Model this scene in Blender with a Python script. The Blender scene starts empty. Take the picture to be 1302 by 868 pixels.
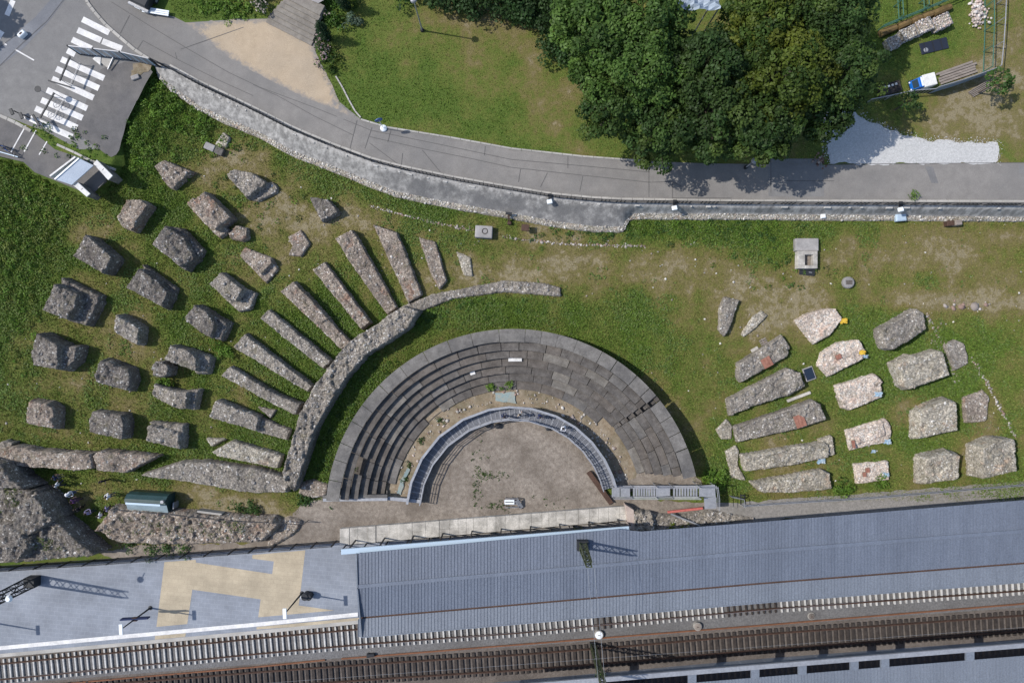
import bpy, bmesh, math, random
import numpy as np
from mathutils import Vector, Matrix
from mathutils.geometry import delaunay_2d_cdt

random.seed(7)
RNG = np.random.default_rng(7)
SC = bpy.context.scene
COL = SC.collection

# ------------------------------------------------------------------ camera, light, exposure
H = 66.77            # height of the camera above the grass, metres
S = 13.0             # photograph pixels per metre at z = 0
cam_d = bpy.data.cameras.new('camera'); cam_d.lens = 24; cam_d.sensor_width = 36
cam_d.clip_end = 2000; cam_d.clip_start = 0.5
cam = bpy.data.objects.new('camera', cam_d); COL.objects.link(cam)
cam.location = (0, 0, H); SC.camera = cam

SUN_EL = math.radians(49)
SHX, SHY = 0.986, -0.167          # where shadows fall on the ground
world = bpy.data.worlds.new('World'); SC.world = world; world.use_nodes = True
wn = world.node_tree; bg = wn.nodes['Background']
sky = wn.nodes.new('ShaderNodeTexSky'); sky.sky_type = 'NISHITA'; sky.sun_disc = False
sky.sun_elevation = SUN_EL
sky.sun_rotation = math.atan2(-SHX, -SHY)      # measured from +Y towards +X
wn.links.new(sky.outputs[0], bg.inputs[0]); bg.inputs[1].default_value = 0.135
sun_d = bpy.data.lights.new('sun', 'SUN'); sun_d.energy = 3.5; sun_d.angle = math.radians(0.55)
sun_d.color = (1.0, 0.95, 0.88)
sun = bpy.data.objects.new('sun', sun_d); COL.objects.link(sun)
_dir = Vector((SHX*math.cos(SUN_EL), SHY*math.cos(SUN_EL), -math.sin(SUN_EL)))
sun.rotation_euler = _dir.to_track_quat('-Z', 'Y').to_euler(); sun.location = (-40, 10, 60)
SC.view_settings.view_transform = 'Standard'; SC.view_settings.look = 'None'
SC.view_settings.gamma = 1.0; SC.view_settings.exposure = 0.36
SC.render.engine = 'CYCLES'

# ------------------------------------------------------------------ plan coordinates
def P(px, py, z=0.0):
    k = (H - z)/H/S
    return ((px - 651)*k, (434 - py)*k)
def sstep(a, b, v):
    t = np.clip((v - a)/(b - a), 0, 1); return t*t*(3 - 2*t)
def _hash(ix, iy, seed):
    h = (ix.astype(np.int64)*374761393 + iy.astype(np.int64)*668265263 + seed*974634777) & 0x7fffffff
    h = ((h ^ (h >> 13))*1274126177) & 0x7fffffff
    return ((h ^ (h >> 16)) & 0xffff)/65535.0
def vnoise(x, y, seed=0):
    x = np.asarray(x, float); y = np.asarray(y, float)
    ix = np.floor(x); iy = np.floor(y); fx = x - ix; fy = y - iy
    fx = fx*fx*(3 - 2*fx); fy = fy*fy*(3 - 2*fy)
    a = _hash(ix, iy, seed); b = _hash(ix + 1, iy, seed); c = _hash(ix, iy + 1, seed); d = _hash(ix + 1, iy + 1, seed)
    return (a*(1 - fx) + b*fx)*(1 - fy) + (c*(1 - fx) + d*fx)*fy*1.0
def fbm(x, y, seed=0, oct=3):
    s = 0; a = 1; t = 0
    for o in range(oct):
        s = s + a*vnoise(x*2**o, y*2**o, seed + o*17); t += a; a *= .5
    return s/t
def inside(poly, x, y):
    x = np.asarray(x, float); y = np.asarray(y, float); r = np.zeros(x.shape, bool)
    n = len(poly)
    for i in range(n):
        x0, y0 = poly[i]; x1, y1 = poly[(i + 1) % n]
        if y0 == y1: continue
        c = ((y0 > y) != (y1 > y)) & (x < (x1 - x0)*(y - y0)/(y1 - y0) + x0)
        r ^= c
    return r
def sdf(poly, x, y):
    """distance to the outline, positive inside"""
    d = np.full(np.shape(x), 1e9); n = len(poly)
    for i in range(n):
        ax, ay = poly[i]; bx, by = poly[(i + 1) % n]
        ex, ey = bx - ax, by - ay; L = ex*ex + ey*ey + 1e-12
        t = np.clip(((x - ax)*ex + (y - ay)*ey)/L, 0, 1)
        d = np.minimum(d, np.hypot(x - ax - t*ex, y - ay - t*ey))
    return np.where(inside(poly, x, y), d, -d)

# retaining wall: rail line (top) and outer toe, in photograph pixels
W_TOP = [(195,79),(216,89),(253,109),(291,127),(330,146),(371,167),(421,188),(472,207),(510,217),(577,231),(640,242),(701,252),(752,257),(790,259),(930,261),(1302,263),(1700,265),(2100,266)]
W_TOE = [(203,100),(216,114),(253,142),(291,160),(330,176),(371,199),(421,218),(470,238),(503,251),(577,266),(640,277),(701,288),(752,295),(792,296),(800,279),(1302,282),(1700,283),(2100,284)]
def resample(pts, n):
    pts = np.array(pts, float); seg = np.hypot(*(pts[1:] - pts[:-1]).T); s = np.r_[0, np.cumsum(seg)]
    t = np.linspace(0, s[-1], n); return np.c_[np.interp(t, s, pts[:,0]), np.interp(t, s, pts[:,1])]
def interp_x(pts, x):
    a = np.array(pts, float); return np.interp(x, a[:,0], a[:,1])
_mid = [((a[0]+b[0])/2, (a[1]*.6+b[1]*.4)) for a, b in zip(resample(W_TOP[:13],20), resample(W_TOE[:13],20))]
_mid += [(800,266),(1302,270),(2100,273)]
UPPER = [P(x+(2 if x < 420 else 0), y-5, 3.0) for x, y in [(191,77)] + W_TOP][::-1] + [P(*p, 2.2) for p in [(192,92),(158,160),(152,190),(149,216),(124,243),(115,250),(71,231),(44,219),(30,205),(0,198),(-700,60)]] + [P(-700,-900), P(2600,-900), P(2600,262,3.0)]
FENCE = [(-900,786),(0,723),(150,713),(300,701),(430,691),(800,674),(1302,640),(2200,575)]
RAILWAY = [P(*p) for p in FENCE] + [P(2200,1500), P(-900,1500)]
CX, CY = 0.08, -16.4             # centre of the theatre

def GL(x, y):
    x = np.asarray(x, float); y = np.asarray(y, float)
    u = 651 + S*x; v = 434 - S*y
    z = 1.2*(1 - sstep(400, 640, v))
    r = np.hypot(x - CX, y - CY)
    z = z*np.where(v < 665, sstep(13., 19.5, r), 1)
    z = z + .9*np.exp(-((u - 175)**2 + (v - 150)**2)/(2*50.**2)) + 1.1*np.exp(-((u + 5)/45.)**2/2 - ((v - 280)/75.)**2/2)
    z = z + .16*(fbm(x*.25, y*.25, 3) - .5)*sstep(13.5, 19, r)
    return z
def GU(x, y):
    x = np.asarray(x, float); u = 651 + S*x
    return 2.6 + .4*sstep(200, 460, u)
def G(x, y):
    z = np.where(inside(UPPER, x, y), GU(x, y), GL(x, y))
    return np.where(inside(RAILWAY, x, y), -.85, z)
def PG(px, py, h=0.0, up=False):
    """photograph pixel -> point h above the ground"""
    f = GU if up else GL
    z = h
    for _ in range(4):
        x, y = P(px, py, z); z = float(f(x, y)) + h
    return (x, y, z)

# ------------------------------------------------------------------ mesh helpers
def np_mesh(name, V, F, mats=None, smooth=False, color=None, mi=None):
    V = np.asarray(V, np.float32); F = np.asarray(F, np.int32); k = F.shape[1]
    me = bpy.data.meshes.new(name)
    me.vertices.add(len(V)); me.vertices.foreach_set('co', V.ravel())
    me.loops.add(F.size); me.loops.foreach_set('vertex_index', F.ravel())
    me.polygons.add(len(F)); me.polygons.foreach_set('loop_start', np.arange(0, F.size, k, dtype=np.int32))
    if smooth: me.polygons.foreach_set('use_smooth', np.ones(len(F), bool))
    if mats is not None:
        for m in (mats if isinstance(mats, (list, tuple)) else [mats]): me.materials.append(m)
    if mi is not None: me.polygons.foreach_set('material_index', np.asarray(mi, np.int32))
    if color is not None:
        a = me.color_attributes.new('tint', 'FLOAT_COLOR', 'POINT')
        c = np.ones((len(V), 4), np.float32); c[:, :color.shape[1]] = color
        a.data.foreach_set('color', c.ravel())
    me.update(calc_edges=True); return me
def tag(o, label=None, cat=None, group=None, kind=None):
    if label: o['label'] = label
    if cat: o['category'] = cat
    if group: o['group'] = group
    if kind: o['kind'] = kind
    return o
def link(name, me, parent=None, loc=None):
    o = bpy.data.objects.new(name, me); COL.objects.link(o)
    if loc is not None: o.location = loc
    if parent is not None: o.parent = parent
    return o
def wpart(name, me, parent):
    """a child whose mesh is in world coordinates"""
    o = link(name, me, parent)
    o.matrix_parent_inverse = Matrix.LocRotScale(parent.location, parent.rotation_euler, None).inverted()
    return o
def thing(name, label, cat, loc=(0,0,0), rz=0, group=None):
    o = bpy.data.objects.new(name, None); o.empty_display_size = .3; COL.objects.link(o)
    o.location = loc; o.rotation_euler = (0, 0, rz)
    return tag(o, label, cat, group)
def dup(root, loc, rz=0, label=None):
    r = root.copy(); COL.objects.link(r); r.location = loc; r.rotation_euler = (0, 0, rz)
    if label: r['label'] = label
    for ch in root.children:
        c = ch.copy(); COL.objects.link(c); c.parent = r
        for g in ch.children:
            d = g.copy(); COL.objects.link(d); d.parent = c
    return r
class MB:
    def __init__(s): s.v = []; s.f = []; s.m = []; s.cm = 0
    def add(s, vs, fs):
        n = len(s.v); s.v += [tuple(v) for v in vs]; s.f += [tuple(i + n for i in f) for f in fs]; s.m += [s.cm]*len(fs); return s
    def box(s, c, d, rz=0, M=None):
        x, y, z = d[0]/2, d[1]/2, d[2]/2
        vs = [Vector(q) for q in ((-x,-y,-z),(x,-y,-z),(x,y,-z),(-x,y,-z),(-x,-y,z),(x,-y,z),(x,y,z),(-x,y,z))]
        R = M if M is not None else Matrix.Rotation(rz, 3, 'Z')
        return s.add([R @ q + Vector(c) for q in vs], [(3,2,1,0),(4,5,6,7),(0,1,5,4),(1,2,6,5),(2,3,7,6),(3,0,4,7)])
    def bar(s, a, b, w, h=None, up=(0,0,1)):
        a = Vector(a); b = Vector(b); d = b - a; L = d.length
        if L < 1e-6: return s
        x = d/L; u = Vector(up)
        if abs(x.dot(u)) > .98: u = Vector((1,0,0))
        y = u.cross(x).normalized(); z = x.cross(y)
        return s.box((a + b)/2, (L, w, h or w), M=Matrix((x, y, z)).transposed())
    def tube(s, pts, r, n=6, cap=True):
        pts = [Vector(p) for p in pts]; rs = r if isinstance(r, (list, tuple)) else [r]*len(pts)
        base = len(s.v); vs = []; fs = []
        for i, p in enumerate(pts):
            t = (pts[min(i+1, len(pts)-1)] - pts[max(i-1, 0)]).normalized()
            u = Vector((0,0,1)) if abs(t.z) < .9 else Vector((1,0,0))
            a = t.cross(u).normalized(); b = t.cross(a)
            for k in range(n):
                q = 2*math.pi*k/n; vs.append(p + (a*math.cos(q) + b*math.sin(q))*rs[i])
        for i in range(len(pts)-1):
            for k in range(n):
                fs.append((i*n+k, i*n+(k+1)%n, (i+1)*n+(k+1)%n, (i+1)*n+k))
        if cap: fs += [tuple(range(n))[::-1], tuple(range((len(pts)-1)*n, len(pts)*n))]
        return s.add(vs, fs)
    def prism(s, poly, z0, z1):
        n = len(poly)
        a = sum(poly[i][0]*poly[(i+1)%n][1] - poly[(i+1)%n][0]*poly[i][1] for i in range(n))
        if a < 0: poly = poly[::-1]
        f0 = z0 if callable(z0) else (lambda x, y: z0); f1 = z1 if callable(z1) else (lambda x, y: z1)
        vs = [(x, y, f0(x, y)) for x, y in poly] + [(x, y, f1(x, y)) for x, y in poly]
        return s.add(vs, [tuple(range(n))[::-1], tuple(range(n, 2*n))] + [(i, (i+1)%n, n+(i+1)%n, n+i) for i in range(n)])
    def lathe(s, prof, c=(0,0,0), n=12):
        vs = []; fs = []
        for r, z in prof:
            for k in range(n):
                q = 2*math.pi*k/n; vs.append((c[0]+r*math.cos(q), c[1]+r*math.sin(q), c[2]+z))
        for i in range(len(prof)-1):
            for k in range(n): fs.append((i*n+k, i*n+(k+1)%n, (i+1)*n+(k+1)%n, (i+1)*n+k))
        fs += [tuple(range(n))[::-1], tuple(range((len(prof)-1)*n, len(prof)*n))]
        return s.add(vs, fs)
    def mesh(s, name, mats=None, bevel=0, smooth=False):
        me = bpy.data.meshes.new(name); me.from_pydata(s.v, [], s.f)
        for m in (mats if isinstance(mats, (list, tuple)) else [mats] if mats else []): me.materials.append(m)
        if any(s.m): me.polygons.foreach_set('material_index', s.m)
        if bevel:
            bm = bmesh.new(); bm.from_mesh(me)
            bmesh.ops.bevel(bm, geom=bm.edges[:], offset=bevel, segments=1, affect='EDGES')
            bm.to_mesh(me); bm.free()
        if smooth: me.polygons.foreach_set('use_smooth', [True]*len(me.polygons))
        me.update(); return me

def densify(pts, step, closed=True):
    out = []; n = len(pts)
    for i in range(n if closed else n - 1):
        a = pts[i]; b = pts[(i+1) % n]; L = math.hypot(b[0]-a[0], b[1]-a[1]); k = max(1, int(math.ceil(L/step)))
        for j in range(k): out.append((a[0]+(b[0]-a[0])*j/k, a[1]+(b[1]-a[1])*j/k))
    if not closed: out.append(tuple(pts[-1]))
    return out
def sheet_mesh(name, poly, zf, mat, step=.8, ragged=0, grid=True, fade=0):
    b = densify(poly, step)
    if ragged:
        bx = np.array(b); ds = [(ragged*2*(fbm(bx[:,0]*1.7, bx[:,1]*1.7, s) - .5)*2) for s in (5, 9)]
        b = [(p[0]+dx, p[1]+dy) for p, dx, dy in zip(b, ds[0], ds[1])]
    n = len(b); pts = [Vector(p) for p in b]
    if grid:
        xs = [p[0] for p in b]; ys = [p[1] for p in b]; g = step*1.6
        X, Y = np.meshgrid(np.arange(min(xs), max(xs), g), np.arange(min(ys), max(ys), g))
        X = X.ravel(); Y = Y.ravel(); d = sdf(b, X, Y); k = d > step*.45
        pts += [Vector((x, y)) for x, y in zip(X[k], Y[k])]
    vo, eo, fo, *_ = delaunay_2d_cdt(pts, [(i, (i+1) % n) for i in range(n)], [], 1, 1e-5)
    A = np.array([(v.x, v.y) for v in vo])
    z = zf(A[:,0], A[:,1]) if callable(zf) else np.full(len(A), zf)
    col = None
    if fade: q = np.clip(sdf(poly, A[:,0], A[:,1])/fade, 0, 1); col = np.c_[q, q, q]
    return np_mesh(name, np.c_[A, z], np.array([f for f in fo if len(f) == 3]), mat, False, col)
def sheet(name, poly, zf, mat, step=.8, ragged=0, kind='structure', **k):
    o = link(name, sheet_mesh(name, poly, zf, mat, step, ragged, **k)); o['kind'] = kind; return o

# ------------------------------------------------------------------ materials
def mat(name, base, rough=.85, metal=0, spec=.3):
    m = bpy.data.materials.new(name); m.use_nodes = True; b = m.node_tree.nodes['Principled BSDF']
    b.inputs['Base Color'].default_value = (*base, 1); b.inputs['Roughness'].default_value = rough
    b.inputs['Metallic'].default_value = metal; b.inputs['Specular IOR Level'].default_value = spec
    return m
def nodes(m): return m.node_tree.nodes, m.node_tree.links, m.node_tree.nodes['Principled BSDF']
def N(nt, t, **kw):
    n = nt.new(t)
    for k, v in kw.items(): setattr(n, k, v)
    return n
def mixcol(nt, lk, fac, a, b, mode='MIX'):
    n = nt.new('ShaderNodeMix'); n.data_type = 'RGBA'; n.blend_type = mode
    for sock, v in ((n.inputs[0], fac), (n.inputs[6], a), (n.inputs[7], b)):
        if hasattr(v, 'is_output'): lk.new(v, sock)
        elif isinstance(v, tuple): sock.default_value = (*v, 1)
        else: sock.default_value = v
    return n.outputs[2]
def ramp(nt, lk, fac, stops):
    n = nt.new('ShaderNodeValToRGB'); lk.new(fac, n.inputs[0]); e = n.color_ramp.elements
    while len(e) < len(stops): e.new(.5)
    for el, (p, c) in zip(e, stops): el.position = p; el.color = (*c, 1) if isinstance(c, tuple) else (c, c, c, 1)
    return n.outputs[0]
def tex(nt, lk, vec, kind, scale, detail=4, rough=.6, sx=None):
    if sx is not None:
        mp = nt.new('ShaderNodeMapping'); mp.inputs['Scale'].default_value = sx; lk.new(vec, mp.inputs[0]); vec = mp.outputs[0]
    if kind == 'n':
        n = nt.new('ShaderNodeTexNoise'); n.inputs['Detail'].default_value = detail; n.inputs['Roughness'].default_value = rough
    else:
        n = nt.new('ShaderNodeTexVoronoi'); n.feature = {'v':'F1', 'e':'DISTANCE_TO_EDGE'}[kind]
    n.inputs['Scale'].default_value = scale; lk.new(vec, n.inputs['Vector']); return n
def pos(nt, local=False):
    if local: return nt.new('ShaderNodeTexCoord').outputs['Object']
    return nt.new('ShaderNodeNewGeometry').outputs['Position']
def bump(nt, lk, b, h, strength=.5, dist=.05):
    n = nt.new('ShaderNodeBump'); n.inputs['Strength'].default_value = strength; n.inputs['Distance'].default_value = dist
    lk.new(h, n.inputs['Height']); lk.new(n.outputs[0], b.inputs['Normal'])
def speckled(name, c0, c1, scale=3, big=.25, bigamt=.35, rough=.9, bumpd=.02, bs=.5, c2=None, fine=25, local=False, metal=0, spec=.3, sx=None):
    """weathered surface: two colours in mid-size noise, broad staining, fine grain"""
    m = mat(name, c0, rough, metal, spec); nt, lk, b = nodes(m); p = pos(nt, local)
    n1 = tex(nt, lk, p, 'n', scale, 6, .65, sx); n2 = tex(nt, lk, p, 'n', big, 4, .6, sx); n3 = tex(nt, lk, p, 'n', fine, 3, .7)
    c = mixcol(nt, lk, ramp(nt, lk, n1.outputs[0], [(.35, 0.0), (.65, 1.0)]), c0, c1)
    c = mixcol(nt, lk, ramp(nt, lk, n2.outputs[0], [(.42, 0.0), (.66, bigamt)]), c, c2 or tuple(q*.5 for q in c0))
    g = ramp(nt, lk, n3.outputs[0], [(.3, .72), (.7, 1.22)])
    c = mixcol(nt, lk, 1.0, c, g, 'MULTIPLY'); lk.new(c, b.inputs['Base Color'])
    ad = N(nt, 'ShaderNodeMath', operation='ADD'); lk.new(n1.outputs[0], ad.inputs[0]); lk.new(n3.outputs[0], ad.inputs[1])
    bump(nt, lk, b, ad.outputs[0], bs, bumpd); return m
def rubble_mat(name, cols, mortar, white=.06, red=None):
    m = mat(name, mortar, .95); nt, lk, b = nodes(m); p = pos(nt)
    wob = tex(nt, lk, p, 'n', 3, 3); va = N(nt, 'ShaderNodeVectorMath', operation='SCALE'); va.inputs['Scale'].default_value = .22
    lk.new(wob.outputs['Color'], va.inputs[0]); vb = N(nt, 'ShaderNodeVectorMath', operation='ADD'); lk.new(p, vb.inputs[0]); lk.new(va.outputs[0], vb.inputs[1])
    q = vb.outputs[0]
    v = tex(nt, lk, q, 'v', 6.2); e = tex(nt, lk, q, 'e', 6.2)
    sep = N(nt, 'ShaderNodeSeparateColor'); lk.new(v.outputs['Color'], sep.inputs[0])
    st = ramp(nt, lk, sep.outputs[0], [(0, cols[0]), (.5, cols[1]), (1-white*2, cols[2]), (1-white, (.62,.6,.56))])
    k = ramp(nt, lk, e.outputs['Distance'], [(.02, 0.0), (.12, 1.0)])
    c = mixcol(nt, lk, k, tuple(z*.8 for z in mortar), st)
    bn = tex(nt, lk, p, 'n', .55, 5); c = mixcol(nt, lk, ramp(nt, lk, bn.outputs[0], [(.42, 0.0), (.66, .75)]), c, tuple(z*.62 for z in cols[0]))
    mo = tex(nt, lk, p, 'n', 1.3, 6, .7); c = mixcol(nt, lk, ramp(nt, lk, mo.outputs[0], [(.53, 0.0), (.68, .6)]), c, (.11,.098,.052))
    if red:
        rn = tex(nt, lk, p, 'n', .8, 4); c = mixcol(nt, lk, ramp(nt, lk, rn.outputs[0], [(.58, 0.0), (.68, .65)]), c, red)
    gn = tex(nt, lk, p, 'n', 6.5, 7, .75); c = mixcol(nt, lk, 1.0, c, ramp(nt, lk, gn.outputs[0], [(.36, .42), (.5, .98), (.64, 1.5)]), 'MULTIPLY')
    lk.new(c, b.inputs['Base Color'])
    ad = N(nt, 'ShaderNodeMath', operation='MULTIPLY_ADD'); lk.new(gn.outputs[0], ad.inputs[0]); ad.inputs[1].default_value = .8; lk.new(k, ad.inputs[2])
    bump(nt, lk, b, ad.outputs[0], .7, .06); return m
def tint_mat(name, rough=.9, gain=1.0, bumpy=0, trans=0, spec=.2):
    m = mat(name, (.5,.5,.5), rough, 0, spec); nt, lk, b = nodes(m)
    a = N(nt, 'ShaderNodeVertexColor'); a.layer_name = 'tint'; lk.new(a.outputs[0], b.inputs['Base Color'])
    if trans:
        t = nt.new('ShaderNodeBsdfTranslucent'); lk.new(a.outputs[0], t.inputs[0])
        mx = nt.new('ShaderNodeMixShader'); mx.inputs[0].default_value = trans
        lk.new(b.outputs[0], mx.inputs[1]); lk.new(t.outputs[0], mx.inputs[2]); lk.new(mx.outputs[0], nt['Material Output'].inputs[0])
    if bumpy:
        n = tex(nt, lk, pos(nt), 'n', 18, 4); bump(nt, lk, b, n.outputs[0], .6, .03)
    return m
M = {}
M['rub_dark'] = rubble_mat('dark_rubble', [(0.155, 0.137, 0.123), (0.220, 0.198, 0.176), (0.294, 0.268, 0.236)], (0.169, 0.150, 0.134), .035)
M['rub_grey'] = rubble_mat('grey_rubble', [(0.241, 0.215, 0.188), (0.312, 0.281, 0.243), (0.406, 0.366, 0.318)], (0.257, 0.230, 0.195), .035)
M['rub_brown'] = rubble_mat('brown_rubble', [(0.247, 0.203, 0.170), (0.332, 0.283, 0.236), (0.439, 0.380, 0.320)], (0.276, 0.230, 0.189), .04, (0.283, 0.169, 0.118))
M['rub_pale'] = rubble_mat('pale_rubble', [(0.330, 0.298, 0.245), (0.446, 0.405, 0.335), (0.579, 0.530, 0.436)], (0.371, 0.333, 0.269), .06, (0.413, 0.303, 0.219))
M['rub_white'] = rubble_mat('whitish_rubble', [(0.580, 0.471, 0.393), (0.690, 0.590, 0.501), (0.773, 0.682, 0.583)], (0.635, 0.537, 0.452), .2, (0.580, 0.381, 0.285))
M['stones'] = tint_mat('loose_stone', .95, bumpy=1)
M['leaf'] = tint_mat('leaf', .55, trans=.42, spec=.25)
M['grass_leaf'] = tint_mat('grass_leaf', .7, trans=.2)
def ground_mat():
    m = mat('grassy_ground', (.1,.12,.04), .95); nt, lk, b = nodes(m); p = pos(nt)
    a = N(nt, 'ShaderNodeVertexColor'); a.layer_name = 'tint'; sp = N(nt, 'ShaderNodeSeparateColor'); lk.new(a.outputs[0], sp.inputs[0])
    n1 = tex(nt, lk, p, 'n', 1.6, 8, .7); n2 = tex(nt, lk, p, 'n', 9, 5, .7); n3 = tex(nt, lk, p, 'n', .35, 4)
    s = N(nt, 'ShaderNodeMath', operation='ADD'); lk.new(sp.outputs[0], s.inputs[0])
    s2 = N(nt, 'ShaderNodeMath', operation='MULTIPLY_ADD'); lk.new(n1.outputs[0], s2.inputs[0]); s2.inputs[1].default_value = 1.5; s2.inputs[2].default_value = -.75
    lk.new(s2.outputs[0], s.inputs[1])
    c = ramp(nt, lk, s.outputs[0], [(.05, (.072,.115,.018)), (.42, (.105,.13,.025)), (.68, (.138,.125,.04)), (.92, (.17,.14,.066)), (1., (.23,.195,.12))])
    c = mixcol(nt, lk, 1.0, c, ramp(nt, lk, n2.outputs[0], [(.3, .55), (.7, 1.35)]), 'MULTIPLY')
    lk.new(c, b.inputs['Base Color']); bump(nt, lk, b, n2.outputs[0], .8, .08); return m
M['ground'] = ground_mat()
M['asphalt'] = speckled('asphalt', (.17,.166,.163), (.21,.205,.2), 1.2, .14, .7, .92, .004, .3, (.165,.162,.162), 30)
M['asphalt_road'] = speckled('road_asphalt', (.19,.179,.168), (.232,.219,.205), 1.0, .12, .7, .92, .004, .3, (.15,.146,.143), 30)
M['asphalt_dark'] = speckled('dark_asphalt', (.1,.097,.098), (.135,.129,.128), 1.1, .2, .5, .92, .004, .3, (.19,.176,.16), 28)
M['tar'] = mat('tar_seam', (.1,.097,.095), .8)
M['paint'] = speckled('road_paint', (.62,.61,.6), (.74,.73,.72), 5, 1.2, .5, .8, .002, .2, (.42,.41,.4), 30)
M['kerb'] = speckled('kerb_stone', (.34,.325,.3), (.44,.42,.39), 2, .5, .4, .9, .005, .4)
M['dirt'] = speckled('sandy_earth', (.36,.285,.2), (.42,.335,.24), .9, .15, .5, .95, .01, .4, (.3,.255,.2), 22)
def fade_mat(m, to):
    nt, lk, b = nodes(m); src = b.inputs['Base Color'].links[0].from_socket; a = N(nt, 'ShaderNodeVertexColor'); a.layer_name = 'tint'; sp = N(nt, 'ShaderNodeSeparateColor'); lk.new(a.outputs[0], sp.inputs[0])
    n = tex(nt, lk, pos(nt), 'n', 2.2, 6, .7); ad = N(nt, 'ShaderNodeMath', operation='MULTIPLY_ADD'); lk.new(n.outputs[0], ad.inputs[0]); ad.inputs[1].default_value = 1.2; 
    su = N(nt, 'ShaderNodeMath', operation='ADD'); lk.new(ad.outputs[0], su.inputs[0]); lk.new(sp.outputs[0], su.inputs[1]); ad.inputs[2].default_value = -.5
    lk.new(mixcol(nt, lk, ramp(nt, lk, su.outputs[0], [(.05, 0.0), (.4, 1.0)]), to, src), b.inputs['Base Color'])
fade_mat(M['dirt'], (.2,.19,.183))
M['earth'] = speckled('trodden_earth', (.19,.16,.133), (.3,.262,.222), 2.4, .35, .75, .97, .05, 1.0, (.13,.108,.088), 12)
M['earth_orange'] = speckled('orange_earth', (.2,.152,.1), (.31,.26,.195), 1.8, .5, .6, .97, .04, .8, (.1,.09,.05), 14)
M['gravel_grey'] = speckled('grey_gravel', (.19,.18,.17), (.28,.265,.25), 4, .4, .4, .97, .03, .6, (.14,.135,.12), 16)
M['gravel_white'] = speckled('white_gravel', (.38,.38,.375), (.5,.497,.49), 5, .3, .4, .95, .02, .5, (.5,.5,.49), 20)
M['concrete'] = speckled('concrete', (.26,.25,.245), (.36,.345,.335), 1.6, .35, .6, .9, .01, .4, (.15,.145,.143), 18)
M['plaster'] = speckled('white_plaster', (.62,.61,.59), (.76,.75,.73), 3, .8, .3, .85, .004, .3)
M['steel'] = speckled('galvanised_steel', (.27,.28,.305), (.36,.37,.395), 4, .6, .25, .45, .002, .2, metal=.25, spec=.5)
M['steel_dark'] = mat('dark_steel', (.028,.03,.034), .55, .2)
M['steel_green'] = speckled('green_painted_steel', (.045,.06,.03), (.09,.1,.05), 5, .8, .4, .6, .002, .2)
M['white_metal'] = mat('white_metal', (.72,.76,.8), .35)
M['blue_plastic'] = mat('blue_plastic', (.03,.09,.26), .4)
M['rust'] = speckled('rusty_steel', (.06,.035,.026), (.095,.055,.04), 6, 1, .4, .8, .003, .3)
M['rust_orange'] = speckled('orange_rusty_steel', (.17,.075,.04), (.22,.1,.055), 6, 1, .4, .8, .003, .3)
M['ballast'] = speckled('ballast', (.115,.113,.115), (.19,.187,.187), 6, .3, .4, .97, .05, .8, (.09,.085,.082), 14)
M['ballast_brown'] = speckled('rusty_ballast', (.11,.094,.083), (.17,.148,.133), 6, .4, .5, .97, .05, .8, (.06,.052,.047), 14)
M['wood_dark'] = speckled('tarred_wood', (.03,.025,.023), (.062,.052,.047), 3, .8, .4, .9, .006, .4)
M['wood'] = speckled('weathered_wood', (.2,.17,.15), (.32,.28,.25), 2, 1, .4, .85, .005, .4, sx=(1,6,1))
M['sleeper_white'] = speckled('pale_concrete', (.42,.415,.4), (.56,.55,.535), 3, .8, .3, .85, .004, .3)
def roof_mat(name, a, b_):
    m = speckled(name, a, b_, 1.6, .35, .5, .5, .002, .2, tuple(q*.78 for q in a), 9, spec=.4, sx=(1,.1,1)); return m
M['roof'] = roof_mat('blue_grey_roof_sheet', (.125,.145,.186), (.146,.168,.212))
M['roof2'] = roof_mat('grey_roof_sheet', (.15,.17,.205), (.17,.192,.228))
M['gutter'] = mat('pale_blue_gutter', (.4,.5,.6), .4, .1)
M['slab'] = speckled('weathered_seat_slab', (.088,.08,.074), (.145,.134,.124), 2.2, .6, .6, .93, .012, .5, (.05,.045,.042), 12)
M['slab_b'] = speckled('brownish_seat_slab', (.1,.088,.078), (.155,.138,.123), 2.0, .7, .6, .93, .012, .5, (.055,.048,.043), 12)
M['slab_c'] = speckled('pale_weathered_slab', (.15,.138,.122), (.22,.205,.185), 2.4, .8, .6, .93, .012, .5, (.08,.072,.064), 12)
M['slab_rim'] = speckled('grey_rim_slab', (.125,.117,.108), (.195,.184,.172), 2.0, .45, .75, .93, .01, .5, (.075,.072,.072), 12)
M['stagewall'] = speckled('pale_limestone', (.4,.378,.34), (.56,.53,.485), 1.3, .8, .75, .9, .008, .5, (.2,.19,.172), 12)
M['brick'] = speckled('red_brick', (.28,.12,.085), (.36,.18,.13), 5, 1, .4, .9, .005, .4)
M['wallface'] = None
def mr(nt, lk, v, a, b):
    n = nt.new('ShaderNodeMapRange'); lk.new(v, n.inputs[0]); n.inputs[1].default_value = a; n.inputs[2].default_value = b; return n.outputs[0]
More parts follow.
